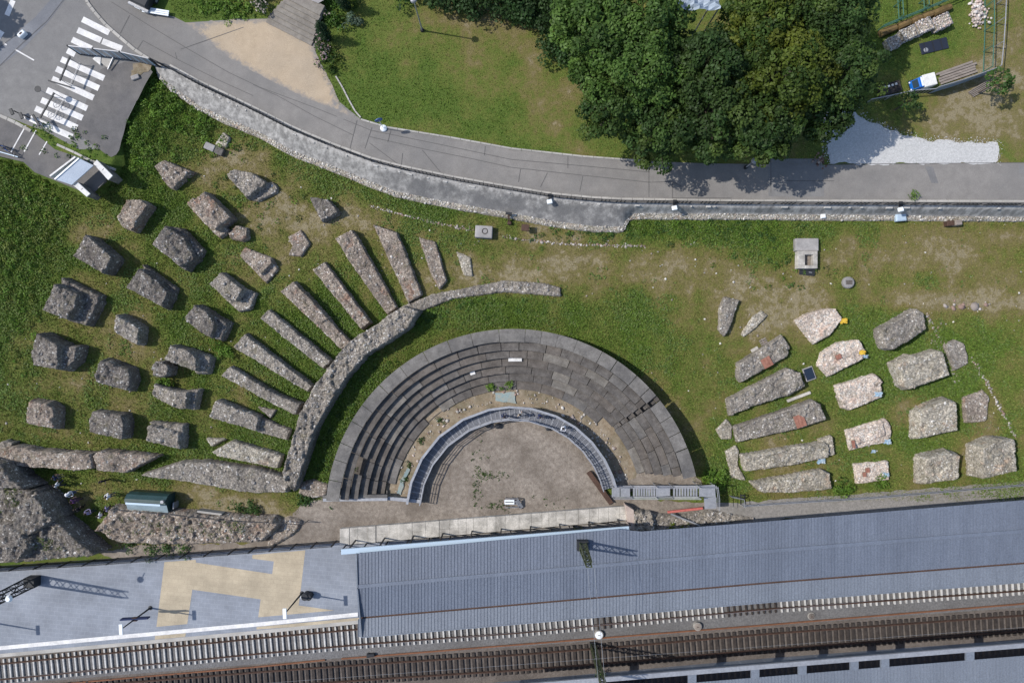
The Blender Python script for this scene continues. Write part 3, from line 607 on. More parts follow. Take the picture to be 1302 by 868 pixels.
ruins = [
 ('rubble_pillar','low pale rubble stump with a flat top, nearest the white-walled shelter','brown',PIL,[(Z1([(670,180),(745,135),(935,215),(800,340),(760,325)]),.9,.2)]),
 ('rubble_pillar','squat brownish pillar with a brown earthy top just below the shelter','brown',PIL,[(Z1([(385,550),(470,430),(570,425),(625,470),(500,650),(430,625)]),1.5,.2)]),
 ('rubble_pillar','big dark pillar topmost in the leftmost row of four','dark',PIL,[(A_([(358,572),(425,465),(562,580),(512,658)]),2.0,.18)]),
 ('rubble_pillar','large dark speckled pillar with a green sprout on its white-flecked top','dark',PIL,[(A_([(762,515),(832,424),(915,480),(965,585),(900,625)]),2.0,.22),(A_([(832,424),(900,432),(1010,545),(930,645),(900,625)]),1.2,.2)]),
 ('rubble_pillar','long brown-topped pillar with a low front skirt and a tuft of green, left of a small stump','brown',PIL,[(Z4([(225,210),(315,120),(430,230),(498,300),(400,390),(340,350)]),1.7,.2),(Z4([(205,215),(240,170),(490,395),(430,442),(385,410)]),.6,.2)]),
 ('rubble_stump','small round brown stump touching the end of the long brown-topped pillar','brown',PIL,[(Z4([(490,415),(540,360),(610,380),(618,445),(580,462),(500,445)]),.8,.2)]),
 ('rubble_pillar','flat grey pillar with a lower dark ledge on its right, topmost of the pillar field','grey',PIL,[(Z4([(475,10),(530,-25),(650,-5),(750,65),(615,170)]),1.2,.15),(Z4([(750,62),(790,60),(825,95),(815,130),(690,190),(615,170)]),.5,.15)]),
 ('rubble_pillar','dark pillar with white flecks centred between the four-pillar row and the long piers','dark',PIL,[(Z2([(820,262),(905,128),(1020,205),(1100,300),(1070,405)]),1.8,.25),(Z2([(930,95),(1165,270),(1150,345),(1095,420)]),.9,.2)]),
 ('rubble_pillar','largest dark pillar with a gabled two-step right side, second in the leftmost row','dark',PIL,[(Z2([(200,430),(285,240),(435,310),(430,400),(375,495)]),2.3,.3),(Z2([(330,195),(600,325),(600,370),(510,540),(380,500)]),1.2,.25)]),
 ('rubble_pillar','smaller grey pillar standing alone in open grass right of the leftmost row','grey',PIL,[(Z2([(720,590),(745,465),(895,560),(890,665),(870,680)]),1.6,.3)]),
 ('rubble_pillar','square grey-brown pillar third in the leftmost row, casting a wide shadow','dark',PIL,[(Z2([(102,800),(108,700),(152,605),(315,690),(290,860),(110,835)]),2.2,.3),(Z2([(300,690),(455,700),(430,800),(340,870),(290,860)]),1.5,.3)]),
 ('rubble_pillar','grey pillar with a pointed right end, left of the small round pillar','dark',PIL,[(Z3([(528,140),(565,40),(735,105),(750,180),(720,238),(535,185)]),1.6,.4)]),
 ('rubble_pillar','rounded grey pillar with a pinkish middle, lowest of the leftmost row','brown',PIL,[(Z3([(60,460),(62,420),(85,315),(200,335),(245,365),(230,490)]),1.5,.45)]),
 ('rubble_pillar','dark pillar with a mossy spot and a broad flat shadow, middle of the lowest pillar trio','dark',PIL,[(Z3([(472,440),(505,378),(700,405),(715,470),(695,565),(485,520)]),1.7,.22)]),
 ('rubble_pillar','smooth pale grey pillar with a thin ledge, right one of the lowest pillar trio','grey',PIL,[(Z3([(862,580),(870,478),(890,468),(1070,525),(1078,630)]),1.6,.12),(Z3([(890,452),(1110,470),(1100,600),(1078,632)]),1.1,.15)]),
 ('rubble_pillar','grey pillar with a long sloping tail to the right, just above the small round pillar','grey',PIL,[(Z5([(112,440),(160,340),(285,380),(345,440),(330,535),(260,505)]),1.8,.2),(Z5([(285,375),(445,435),(415,540),(330,545)]),1.0,.35)]),
 ('rubble_pillar','small round pillar squeezed between two grey pillars and a green bush','dark',PIL,[(Z5([(10,510),(40,458),(100,455),(140,500),(130,555),(80,580),(25,570)]),1.7,.12)]),
 ('rubble_pillar','grey pillar in two steps directly below the small round pillar','grey',PIL,[(Z5([(8,715),(25,628),(150,670),(285,685),(262,800),(200,812)]),1.7,.15),(Z5([(285,672),(365,668),(325,815),(262,805)]),1.0,.15)]),
 ('rubble_pillar','dark ribbed pillar with ragged layers facing right, above the sloping-tailed pillar','dark',PIL,[(Z5([(252,150),(330,48),(420,95),(480,185),(440,280),(370,245)]),1.8,.25),(Z5([(430,100),(570,180),(520,300),(440,280)]),1.1,.3)]),
 ('rubble_pillar','pale grey box-like pillar with a lower hollow ledge at its right end','grey',PIL,[(A_([(1045,712),(1100,652),(1215,742),(1185,798),(1130,790)]),1.5,.15),(A_([(1150,700),(1215,735),(1282,760),(1255,838),(1195,850),(1130,790)]),.6,.12)]),
 ('rubble_stump','flat triangular grey stump on a low brown footing, right of the speckled pillar','brown',PIL,[(Z4([(565,565),(600,512),(790,590),(830,660),(750,755)]),.4,.12),(Z4([(650,640),(690,600),(780,590),(795,620),(715,695)]),.8,.12)]),
 ('rubble_stump','dark triangular stump above the two longest piers','dark',PIL,[(Z4([(1042,158),(1180,182),(1248,268),(1130,330)]),1.0,.12)]),
 ('rubble_stump','low broken pale stump between the triangular stumps','brown',PIL,[(Z4([(900,440),(985,392),(1048,485),(990,570),(905,560),(930,500)]),.4,.12)]),
 ('rubble_fragment','pale broken rubble fragment in the lush grass behind a loose dark block','pale',None,[([(273,183),(283,168),(291,175),(287,187),(280,186)],.35,.15)]),
 ('rubble_stump','flat dark slab-like stump at the left edge above the long low wall','grey',None,[(B_([(-40,745),(10,712),(62,722),(50,752),(-20,770)]),1.0,.15)]),
 ('rubble_pier','longest radial pier with an ochre top end, third from the right','brown',PIER,[(R1([(460,250),(540,205),(580,265),(765,595),(715,630),(540,380)]),.95,.12)]),
 ('rubble_pier','second radial pier from the right, ending at the thin end of the curved wall','brown',PIER,[(R1([(650,180),(765,220),(810,320),(890,530),(825,568),(690,270)]),.75,.12)]),
 ('rubble_pier','short tapering radial pier, next to the smallest one on the right','brown',PIER,[(R1([(880,245),(960,265),(1015,460),(980,500),(935,410)]),.5,.12)]),
 ('rubble_pier','smallest radial remnant, a low oval of pale rubble at the right of the fan','pale',PIER,[(R1([(1070,318),(1135,345),(1145,435),(1105,430)]),.25,.12)]),
 ('rubble_pier','fourth radial pier from the right, narrow and pinkish brown','brown',PIER,[(R1([(340,405),(400,365),(635,670),(590,705)]),.95,.12)]),
 ('rubble_pier','fifth radial pier from the right, with a rusty ridge along its top','brown',PIER,[(R1([(185,515),(250,465),(530,770),(485,805)]),1.0,.14),(R1([(270,540),(300,515),(420,650),(385,670)]),1.25,.1)]),
 ('rubble_pier','sixth radial pier from the right, with a brown upper end','grey',PIER,[(R1([(78,650),(120,605),(440,865),(395,900)]),1.05,.14)]),
 ('rubble_pier','seventh radial pier from the right, smooth grey at its broad upper end','grey',PIER,[(R2([(130,150),(185,90),(495,330),(470,355)]),1.1,.16)]),
 ('rubble_pier','radial pier with a crack near its lower end and a brown side piece','grey',PIER,[(R2([(75,280),(115,240),(345,375),(440,410),(420,462),(340,425)]),1.15,.14),(R2([(245,425),(325,440),(300,478)]),.4,.12)]),
 ('rubble_pier','broad flat-topped grey radial pier with a lower tail','grey',PIER,[(R2([(20,470),(55,390),(245,470),(235,538)]),1.3,.1),(R2([(245,470),(392,530),(375,580),(240,538)]),.7,.14)]),
 ('rubble_pier','lowest radial pier, pale with a loose stone at its left end','pale',PIER,[(R2([(35,630),(125,580),(350,650),(330,710),(60,650)]),1.0,.15),(R2([(10,570),(90,575),(30,605)]),.5,.12)]),
 ('ruined_wall','long low rubble wall reaching in from the left edge behind the visitors','brown','low rubble walls on the left',[(C_([(-160,60),(70,30),(200,55),(455,70),(466,140),(380,150),(0,122),(-160,120)]),1.6,.16)]),
 ('ruined_wall','reddish blunt-ended rubble wall continuing the long one beyond a crack','brown','low rubble walls on the left',[(C_([(470,72),(500,52),(780,82),(625,162),(492,150)]),1.5,.14)]),
 ('ruined_wall','grey rubble wall running to the foot of the curved wall','grey','low rubble walls on the left',[([(180,604),(228,589),(262,588),(330,598),(366,610),(362,627),(318,627),(230,611)],1.3,.25)]),
 ('rubble_pier','narrow pointed grey-brown pier standing alone at the left of the right-hand group','grey',BLK,[(Y1([(110,150),(145,50),(265,75),(200,260),(150,370),(105,320)]),.6,.14)]),
 ('rubble_pier','low overgrown rubble remnant with weeds on it, right of the narrow pointed pier','pale',BLK,[(Y1([(285,360),(380,210),(450,165),(495,200),(400,300),(305,375)]),.3,.14)]),
 ('rubble_pier','grey pier carrying a square red brick panel','grey',BLK,[(Y1([(260,600),(620,370),(680,460),(660,540),(480,640),(290,755),(260,730)]),.85,.12)]),
 ('rubble_pier','long grey pier with a rounded right end beside the dark square tray','grey',BLK,[(Q([(115,460),(350,335),(400,360),(418,405),(360,440),(240,475),(130,522)]),1.0,.15),(Q([(300,400),(395,352),(412,400),(360,436)]),1.15,.1)]),
 ('rubble_pier','long grey pier with a round red brick patch near its right end','grey',BLK,[(Y2([(210,310),(780,110),(820,140),(865,245),(700,310),(240,420)]),1.0,.14)]),
 ('rubble_pier','long pale pier with brownish patches and a lower brick step at its right end','pale',BLK,[(Y2([(262,520),(860,420),(895,440),(900,530),(600,590),(290,635)]),1.1,.14),(Y2([(830,400),(915,372),(945,510),(900,520)]),.7,.1)]),
 ('rubble_pier','lowest pale pier of the right-hand group beside the gravel path','pale',BLK,[(Y2([(330,720),(850,625),(905,650),(920,765),(640,790),(400,785)]),1.05,.16)]),
 ('rubble_stump','small low grey stump at the left end of the piers, upper of two','pale',BLK,[(Y2([(65,325),(140,250),(178,295),(176,392),(105,395)]),.3,.14)]),
 ('rubble_stump','low grey stump broken into two flat lobes above the metal stairs','pale',BLK,[(Y2([(135,485),(205,445),(228,480),(222,590),(285,700),(185,680)]),.3,.14)]),
 ('rubble_block','whitish pink block with a yellow cloth on its right corner','white',BLK,[(Y1([(740,240),(830,190),(960,150),(1060,145),(1112,230),(1010,370),(890,432),(800,330)]),.6,.1)]),
 ('rubble_block','whitish ragged block with a small red tile and a yellow cloth','white',BLK,[(Y1([(930,610),(960,510),(1080,430),(1250,405),(1300,490),(1285,560),(1020,705)]),.75,.1)]),
 ('rubble_block','squarish whitish block with pink stains, third down in the pale column','white',BLK,[(Q([(540,405),(690,358),(715,380),(718,450),(600,500),(570,490)]),.75,.1)]),
 ('rubble_block','whitish block with a reddish brick rim, fourth down in the pale column','white',BLK,[(Q([(580,580),(730,535),(750,560),(757,600),(740,625),(600,658)]),.45,.1),(Q([(600,585),(720,548),(735,600),(610,640)]),.65,.08)]),
 ('rubble_block','small flat whitish block with two dark red tiles, lowest of the pale column','white',BLK,[(Q([(612,715),(742,703),(750,775),(625,792)]),.5,.1)]),
 ('rubble_block','speckled grey boulder-like block with rounded corners, topmost on the right','grey',BLK,[(Y3([(135,310),(430,145),(490,180),(515,310),(430,370),(230,480),(180,470),(140,380)]),1.4,.15)]),
 ('rubble_block','large speckled block with a notched upper edge and a dark front line','pale',BLK,[(Y3([(262,600),(390,530),(430,545),(600,490),(640,500),(705,690),(380,800),(330,770)]),1.5,.3)]),
 ('rubble_stump','flat grey-brown slab of rubble right of the notched block','grey',BLK,[(Y3([(660,450),(740,400),(810,430),(860,590),(750,650)]),.45,.14)]),
 ('rubble_block','speckled grey block with a sloping left side and white flints on top','pale',BLK,[(Y4([(410,210),(500,150),(620,105),(665,125),(695,330),(420,390)]),1.5,.45)]),
 ('rubble_stump','flat brownish slab of rubble beside the thin slanting stone line','brown',BLK,[(Y4([(730,90),(870,40),(910,80),(905,240),(890,265),(755,275)]),.45,.14)]),
 ('rubble_block','grey block with a bright left face standing by the gravel path','pale',BLK,[(Y4([(445,540),(640,502),(695,520),(700,690),(455,722)]),1.6,.5)]),
 ('rubble_block','tallest pale block with a bright smooth left face at the right edge','pale',BLK,[(Y4([(855,455),(1000,392),(1110,402),(1138,640),(872,688)]),2.2,.12)]),
 ('ruined_wall','pinkish low rubble heap at the right end of the sloping ruin platform','brown',None,[([(348,668),(366,660),(380,664),(374,676),(352,690),(340,694)],.5,.4)]),
 ('ruined_wall','curved rubble footing between the curved wall end and the seating','brown',None,[([(380,628),(384,615),(398,612),(415,618),(413,630),(396,632)],.5,.35)]),
]
for i, (nm, lab, m, grp, lay) in enumerate(ruins):
    rubble(nm, lab, 'ruin', lay, m, grp, 100+i*11, .075, 3 if m in ('pale', 'white') else 6, rough=.72 if grp == PIL else .65)
# the curved wall
cw_out = [(354,604),(370,555),(379,527),(398,491),(420,463),(445,433),(481,411),(495,400),(513,389),(530,382)]
cw_in = [(533,396),(527,404),(522,414),(500,430),(464,452),(442,477),(423,505),(398,546),(387,577),(369,628),(360,618)]
rubble('curved_rubble_wall', 'long curved rubble wall sweeping round the grass behind the seating', 'ruin', [(cw_out[:9] + cw_in[:], 2.0, .2), ([(500,396),(513,389),(551,374),(589,367),(640,357),(690,360),(712,366),(713,376),(680,373),(640,370),(576,379),(536,395),(520,402)], .4, .2)], 'grey', None, 51, .085, 14, rough=1.2)
# big triangular ruin, bottom left
rubble('tall_ruined_wall', 'big tall triangular ruin casting a deep shadow in the lower left corner', 'ruin',
  [([(-60,575),(0,589),(15,611),(30,623),(44,626),(49,636),(56,650),(78,670),(119,706),(40,714),(-60,720)], 2.5, .1),
   ([(-60,575),(0,589),(15,611),(30,622),(12,621),(-60,622)], 3.1, .1), ([(12,648),(42,630),(50,636),(58,652),(66,662),(34,681),(16,676)], 3.3, .1),
   ([(-60,668),(10,668),(30,684),(36,697),(22,712),(-60,716)], 3.5, .1), ([(58,654),(78,670),(119,706),(108,709),(72,678),(52,658)], 2.75, .1)], 'dark', None, 71, .085, 5, rough=1.1)
rubble('sloping_ruin', 'broad sloping bank of ruined masonry between the green shed and the platform fence', 'ruin',
  [([(122,674),(140,648),(210,653),(300,661),(345,662),(352,668),(330,688),(240,691),(150,690)], 1.4, .5)], 'brown', None, 91, .085, 6, rough=1.5)
# stone lines almost flush with the grass
for lab, pts, w in [('thin line of flush stones slanting past the right-hand blocks', [(1178,398),(1190,420),(1205,445),(1212,460)], .35), ('broken rubble rib right of the notched block', [(1186,432),(1200,450),(1212,470),(1218,484)], .5),
                    ('long thin line of stones slanting down to the tallest pale block', [(1236,458),(1256,490),(1275,525),(1290,555)], .4), ('straight line of flush stones in the dry grass below the retaining wall', [(640,301),(667,305),(700,309),(745,311),(820,313)], .22),
                    ('faint line of stones from the pier fan towards the round-marked stone', [(470,262),(520,275),(560,285),(600,292)], .25), ('row of small rocks in the grass near the right edge', [(1202,387),(1222,387),(1243,388),(1262,386)], .9)]:
    q = densify(PL(pts), .16, False); q = [(x + random.gauss(0, w*.3), y + random.gauss(0, w*.3)) for x, y in q for _ in range(2)]
    big = 'rocks' in lab
    if big: q = q[::3]
    r = thing('stone_line', lab, 'stones', (*q[0], float(GL(*q[0]))))
    wpart('loose_stones', stones_mesh('loose_stones', np.array([(x, y, float(GL(x, y)) + .01) for x, y in q]), .05, .38 if big else .15, PAL['brown'], .5), r)['kind'] = 'stuff'
# ================================================================== SEATING
def theatre():
    r = thing('theatre_seating', 'big half-round bank of weathered grey seat rows around the orchestra', 'seating', (CX, CY, 0))
    edges = [17.6, 16.4, 15.6, 14.85, 14.1, 13.35, 12.6, 11.75]; zt = [2.75, 2.27, 1.8, 1.34, .88, .46, .2]
    GAP = (math.radians(38.2), math.radians(40.0))
    def seg(ro, ri, a0, a1, z, thick, n=4):
        vs = []; fs = []
        for i in range(n+1):
            a = a0 + (a1-a0)*i/n; c, s = math.cos(a), math.sin(a)
            for rr, zz in ((ro, z), (ri, z), (ri, z-thick), (ro, z-thick)): vs.append((rr*c, rr*s, zz))
        for i in range(n):
            b = i*4
            for k in range(4): fs.append((b+k, b+4+k, b+4+(k+1)%4, b+(k+1)%4))
        fs += [(0,1,2,3), (n*4+3, n*4+2, n*4+1, n*4)]
        return MB().add(vs, fs)
    for k in range(7):
        ro, ri = edges[k], edges[k+1]; z = zt[k]
        aL = math.pi - math.asin(1.45/ro); aR = math.asin(3.75/ro)
        if k == 6: aL, aR = math.radians(168), math.radians(46)
        drop = (zt[k] - (zt[k+1] if k < 6 else 0)) + .02
        row = wpart('seat_row', MB().mesh('seat_row'), r)
        if k < 6:
            vs = []; fs = []; n = 70                 # dark riser board below the slabs of this row
            for i in range(n+1):
                a = aL + (aR-aL)*i/n; rr = ri + .07; vs += [(CX+rr*math.cos(a), CY+rr*math.sin(a), z-.03), (CX+rr*math.cos(a), CY+rr*math.sin(a), z-drop-.06)]
            fs = [(2*i, 2*i+1, 2*i+3, 2*i+2) for i in range(n)]
            row.data.from_pydata(vs, [], fs); row.data.materials.append(M['slab_b'])
        else:
            q = [CPX(ri+.1, a) for a in np.linspace(aL, aR, 40)]
            row.data = MB().tube([(x, y, .05) for x, y in q], .06, 4).mesh('seat_row', M['slab_b'])
        a = aL
        while a > aR + .01:
            w = random.uniform(1.5, 2.7)/ro; e = max(aR, a - w)
            if e - aR < .05: e = aR
            for (s0, s1) in ((a, e),):
                mid = (s0+s1)/2
                if GAP[0] < s0 <= GAP[1]: e = GAP[0]; break
                if s0 > GAP[1] > s1: s1 = GAP[1]; e = GAP[0]
                mid = (s0+s1)/2
                hole = (k == 2 and abs(mid - math.radians(165)) < .07) or (k == 0 and s0 < aR + .03) or (k == 6 and random.random() < .12)
                if not hole:
                    right = mid < GAP[0]
                    dz = random.uniform(-.025, .02) if not right and mid > math.radians(95) else random.uniform(-.07, .04); g = .012/ro + random.uniform(0,.002)
                    ov = random.uniform(.0, .05)
                    m = M['slab_rim'] if k == 0 else random.choice([M['slab'], M['slab'], M['slab_b'], random.choice([M['slab_rim'], M['slab_c'], M['slab']])])
                    ch = link('slab', seg(ro - .02, ri - ov, s0 - g, s1 + g, z + dz, .12 if k else .16).mesh('slab', m), row)
                    ch.matrix_parent_inverse = Matrix.Translation((CX, CY, 0)); 
            a = e
    # radial flight of small steps in the gap
    for i in range(12):
        rr = 12.7 + i*.41; z = .42 + i*.19; a0, a1 = GAP[1] - .002, GAP[0] + .002
        o = link('stair_step', seg(rr+.4, rr, a0, a1, z, .2, 1).mesh('stair_step', M['slab_b'] if i % 2 else M['slab']), r)
    # open frame ends by the left-hand beam
    for i in range(11):
        x = 431 + i*6.1; h = 1.9 - i*.17; p = P(x, 626, max(.3, h))
        wpart('end_frame', MB().box((p[0], p[1], max(.3,h)/2+.05), (.09, .5, max(.3, h))).mesh('end_frame', M['slab_rim']), r)
    return r
theatre()
sheet('earth_under_seats', arc(17.3, 13, 174.5, 90) + arc(12.3, 172, 18, 70), lambda x, y: GL(x, y) + .03, M['slab_b'], .8)
sheet('earth_by_stairs', PL([(783,600),(800,590),(880,604),(893,612),(890,622),(780,624)]), LZ(.05), M['earth'], .5, .2)
r = thing('white_slab', 'bright white slab lying on the middle seat row at the top of the curve', 'slab', (*P(655,457,1.4), 1.42))
link('slab_top', MB().box((0,0,.07), (1.3,.35,.1)).mesh('slab_top', M['plaster'], .02), r)
r = thing('white_slab', 'small white slab on the seat row left of the bright long one', 'slab', (*P(601,474,.9), .9), .3)
link('slab_top', MB().box((0,0,.05), (.5,.35,.08)).mesh('slab_top', M['plaster'], .02), r)
# beam closing the left end
r = thing('end_beam', 'long grey metal beam closing the left end of the seating', 'beam', (*P(455,634,.8), 0))
for (a, b, z, w, h, m) in [((411,631),(493,630),1.15,.3,.35,'slab_rim'), ((411,635),(493,634),1.0,.3,.3,'steel'), ((493,633),(536,637),.75,.35,.25,'steel')]:
    A = Vector((*P(*a, z), z)); B = Vector((*P(*b, z), z)); wpart('beam', MB().bar(A, B, w, h).mesh('beam', M[m], .02), r)
for x in (416, 450, 490, 530): p = P(x, 633, .5); wpart('leg', MB().box((*p, .45), (.12,.12,.9)).mesh('leg', M['steel_dark']), r)

# ------------------------------------------------------------------ curved walkway
def walkway():
    r = thing('curved_walkway', 'curved grey metal walkway with gratings between seats and orchestra', 'walkway', (CX, CY, 0))
    a = [175, 163, 149, 134, 118, 103, 92, 80, 66, 54, 42, 30, 20, 13.5]; z = .75
    ro, ri = 10.12, 8.92
    pt = lambda rr, d, zz=z: Vector((CX + rr*math.cos(math.radians(d)), CY + rr*math.sin(math.radians(d)), zz))
    for d0, d1 in zip(a[:-1], a[1:]):
        for rr, w, h, m in ((ro-.04, .10, .24, 'steel'), (ri+.04, .10, .24, 'steel')):
            wpart('edge_beam', MB().bar(pt(rr, d0, z-.05), pt(rr, d1, z-.05), w, h).mesh('edge_beam', M[m]), r)
        n = max(2, int(round((d0-d1)/6.2)))
        for k in range(n):
            e0 = d0 + (d1-d0)*k/n; e1 = d0 + (d1-d0)*(k+1)/n
            lo = lambda t, s: pt(ro-.12, d0).lerp(pt(ro-.12, d1), (k+t)/n).lerp(pt(ri+.12, d0).lerp(pt(ri+.12, d1), (k+t)/n), s)
            mb = MB()
            for j in range(9): mb.bar(lo(.04, j/8), lo(.96, j/8), .035, .05)
            for j in (.03, .5, .97): mb.bar(lo(j, 0), lo(j, 1), .05, .06)
            wpart('grating', mb.mesh('grating', M['steel']), r)
        # outer parapet sheet and handrail
        A, B = pt(ro+.02, d0, z), pt(ro+.02, d1, z)
        wpart('parapet_panel', MB().bar(A + Vector((0,0,.42)), B + Vector((0,0,.42)), .03, .82).mesh('parapet_panel', M['steel']), r)
        wpart('parapet_cap', MB().bar(A + Vector((0,0,.88)), B + Vector((0,0,.88)), .22, .07).mesh('parapet_cap', M['steel']), r)
        A, B = pt(ri, d0, z), pt(ri, d1, z)
        for hz in (.3, .6, .95): wpart('inner_rail', MB().bar(A + Vector((0,0,hz)), B + Vector((0,0,hz)), .045 if hz < .9 else .08).mesh('inner_rail', M['steel']), r)
        for q in (0, .5): 
            p = A.lerp(B, q); wpart('post', MB().box((p.x, p.y, z+.1), (.06,.06,1.7)).mesh('post', M['steel']), r)
    q = [pt(9.5, d, .4) for d in np.linspace(174, 14, 40)]
    mb = MB()
    for A, B in zip(q[:-1], q[1:]): mb.bar(A + Vector((0,0,.3)), B + Vector((0,0,.3)), 1.0, .03)
    wpart('deck_plate', mb.mesh('deck_plate', mat('blue_grey_deck', (.1,.108,.13), .6)), r)
walkway()
def floodlight(p, label):
    r = thing('floodlight', label, 'floodlight', p); link('housing', MB().lathe([(.1,0),(.27,.06),(.3,.32),(.12,.4)], n=10).mesh('housing', M['steel_dark']), r)
    link('bracket', MB().box((0,0,.0), (.5,.07,.1)).mesh('bracket', M['steel_dark']), r)
for x, y, l in [(620.5,540,'black floodlight hung inside the walkway, leftmost of three'), (633,541,'black floodlight hung inside the walkway, middle of three'), (697,543.5,'black floodlight hung inside the walkway, on the right')]:
    floodlight((*P(x, y, .2), .06), l)
# dark bar standing in for the shadow of the walkway end gate
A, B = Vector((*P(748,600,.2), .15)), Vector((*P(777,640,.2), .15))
o = link('gate_shadow_bar', MB().bar(A, B, .42, .25).bar(A + Vector((.2,.12,.1)), B + Vector((.2,.12,.1)), .05, .35).mesh('gate_shadow_bar', M['rust'])); tag(o, 'dark bar in place of the shadow strip across the floor by the walkway end', 'beam')
# staging in the orchestra
p = (*P(651,637), .03); r = thing('stage_trolley', 'small metal frame with a white tray and a grey ramp in the orchestra', 'trolley', p)
f = MB()
for sx in (-.6, 0, .55):
    for sy in (-.45, .4): f.box((sx, sy, .3), (.05,.05,.6))
for sy in (-.45, -.15, .15, .4): f.bar((-.65, sy, .6), (.6, sy, .6), .05)
link('frame', f.mesh('frame', M['steel']), r)
link('white_tray', MB().box((-.25,.1,.68), (.95,.42,.06)).mesh('white_tray', M['white_metal'], .01), r)
link('tray_slot', MB().box((-.25,.1,.715), (.8,.08,.02)).mesh('tray_slot', M['steel_dark']), r)
link('ramp', MB().bar((.45,.25,.75), (.95,-.6,.2), .42, .05).mesh('ramp', M['steel'], .01), r)
link('leg', MB().bar((.55,.3,.7), (1.2,.3,.0), .05).bar((.7,-.4,.4), (1.1,-.7,0), .05).mesh('leg', M['steel_dark']), r)
# stage wall of pale blocks
def block_row(name, label, a0, a1, b0, b1, z, n, m, cat, bev=.02):
    r = thing(name, label, cat, (*P((a0[0]+a1[0])/2, (a0[1]+b1[1])/2), 0))
    A0, A1, B0, B1 = [Vector((*P(*q, z), z)) for q in (a0, a1, b0, b1)]
    t = [0]
    while t[-1] < 1: t.append(t[-1] + random.uniform(.6, 1.4)/n)
    t = [q/t[-1] for q in t]
    for s0, s1 in zip(t[:-1], t[1:]):
        e = .0003; q = [A0.lerp(A1, s0+e), A0.lerp(A1, s1-e), B0.lerp(B1, s1-e), B0.lerp(B1, s0+e)]; dz = random.uniform(-.04, .03)
        cut = random.choice([1, 1, .55])
        if cut < 1:
            mdl = [q[0].lerp(q[3], cut-.004), q[1].lerp(q[2], cut-.004), q[1].lerp(q[2], cut+.004), q[0].lerp(q[3], cut+.004)]
            polys = [[q[0], q[1], mdl[1], mdl[0]], [mdl[3], mdl[2], q[2], q[3]]]
        else: polys = [q]
        for pl in polys: wpart('stone_block', MB().prism([(v.x, v.y) for v in pl], -.1, z + dz + random.uniform(-.02,.02)).mesh('stone_block', random.choice(m) if isinstance(m, list) else m, bev), r)
    return r
block_row('stage_wall', 'low pale limestone stage wall along the front of the orchestra', (432,672), (797,643), (432,693), (797,661), .55, 26, M['stagewall'], 'wall', .008)
# rear service trench with a dark floor beside the wall
sheet('trench_floor', [P(432,694), P(797,662), P(800,690), P(432,715)], .045, M['gravel_grey'], 1)
# rough concrete pier block at the right end of the stage wall
rubble('ruined_wall', 'rough grey end pier beside the metal staircase and the canopy roof', 'ruin', [([(798,645),(832,655),(870,655),(905,650),(960,660),(830,676),(806,675)], .55, .15), ([(806,650),(828,652),(832,673),(806,675)], 1.0, .1)], 'grey', None, 310, .1, 22)
o = link('pinkish_slab', MB().prism([P(*q, 1.15) for q in [(795,641),(806,648),(808,674),(799,672)]], 0, 1.15).mesh('pinkish_slab', speckled('pink_render', (.4,.32,.28), (.5,.42,.37), 3), .03)); tag(o, 'pinkish rendered wall end standing beside the stage wall', 'wall')
A, B = Vector((*P(849,651,.7), .6)), Vector((*P(894,646,.7), .6))
o = link('red_beam', MB().bar(A, B, .22, .2).mesh('red_beam', speckled('red_paint', (.42,.1,.09), (.5,.16,.13), 4), .02)); tag(o, 'faded red beam lying between the staircase and the gravel path', 'beam')
A, B = Vector((*P(853,653,.9), .9)), Vector((*P(890,668,.9), .8))
o = link('grey_plank', MB().bar(A, B, .14, .1).mesh('grey_plank', M['steel'])); tag(o, 'grey metal bar lying aslant across the rough end pier', 'bar')
# ------------------------------------------------------------------ metal staircase
def staircase():
    r = thing('metal_staircase', 'galvanised steel staircase from the walkway end up to the gravel path', 'staircase', (*P(850,630), 0))
    def plate(poly, z, t=.06, nm='landing'): wpart(nm, MB().prism([P(x, y, z) for x, y in poly], z-t, z).mesh(nm, M['steel']), r)
    plate([(778,620),(788,619),(788,631),(778,632)], .75); plate([(789,619),(801,618),(801,631),(789,631)], .85); plate([(834,618),(852,617),(852,630),(834,631)], 1.5)
    plate([(889,617),(909,616),(910,632),(889,631)], 2.25); plate([(895,632),(911,632),(911,646),(896,647)], 2.2)
    for n, x0, x1, z0, z1 in ((9, 805, 834, .9, 1.5), (9, 856, 888, 1.56, 2.22)):
        for i in range(n):
            x = x0 + (x1-x0)*i/n; z = z0 + (z1-z0)*(i+1)/n
            plate([(x,618.5),(x+2.3,618.5),(x+2.3,630.5),(x,630.5)], z, .05, 'tread')
    for yy in (617.6, 631.4):
        pts = [(779,.75),(803,.86),(834,1.5),(854,1.52),(888,2.24),(909,2.25)]
        if yy > 625: pts = pts[:-1]
        q = [Vector((*P(x, yy, z), z)) for x, z in pts]
        for A, B in zip(q[:-1], q[1:]): wpart('stringer', MB().bar(A - Vector((0,0,.08)), B - Vector((0,0,.08)), .06, .26).mesh('stringer', M['steel']), r)
        for hz in (.5, 1.0): wpart('handrail', MB().tube([p + Vector((0,0,hz)) for p in q], .03, 5).mesh('handrail', M['steel']), r)
        for p in q: wpart('post', MB().box((p.x, p.y, p.z/2+.5), (.06,.06,p.z+1)).mesh('post', M['steel']), r)
    q = [Vector((*P(x, y, 2.25), 2.25)) for x, y in ((909,616),(911,632),(911,646))]
    for hz in (.5, 1.0): wpart('handrail', MB().tube([p + Vector((0,0,hz)) for p in q], .03, 5).mesh('handrail', M['steel']), r)
staircase()
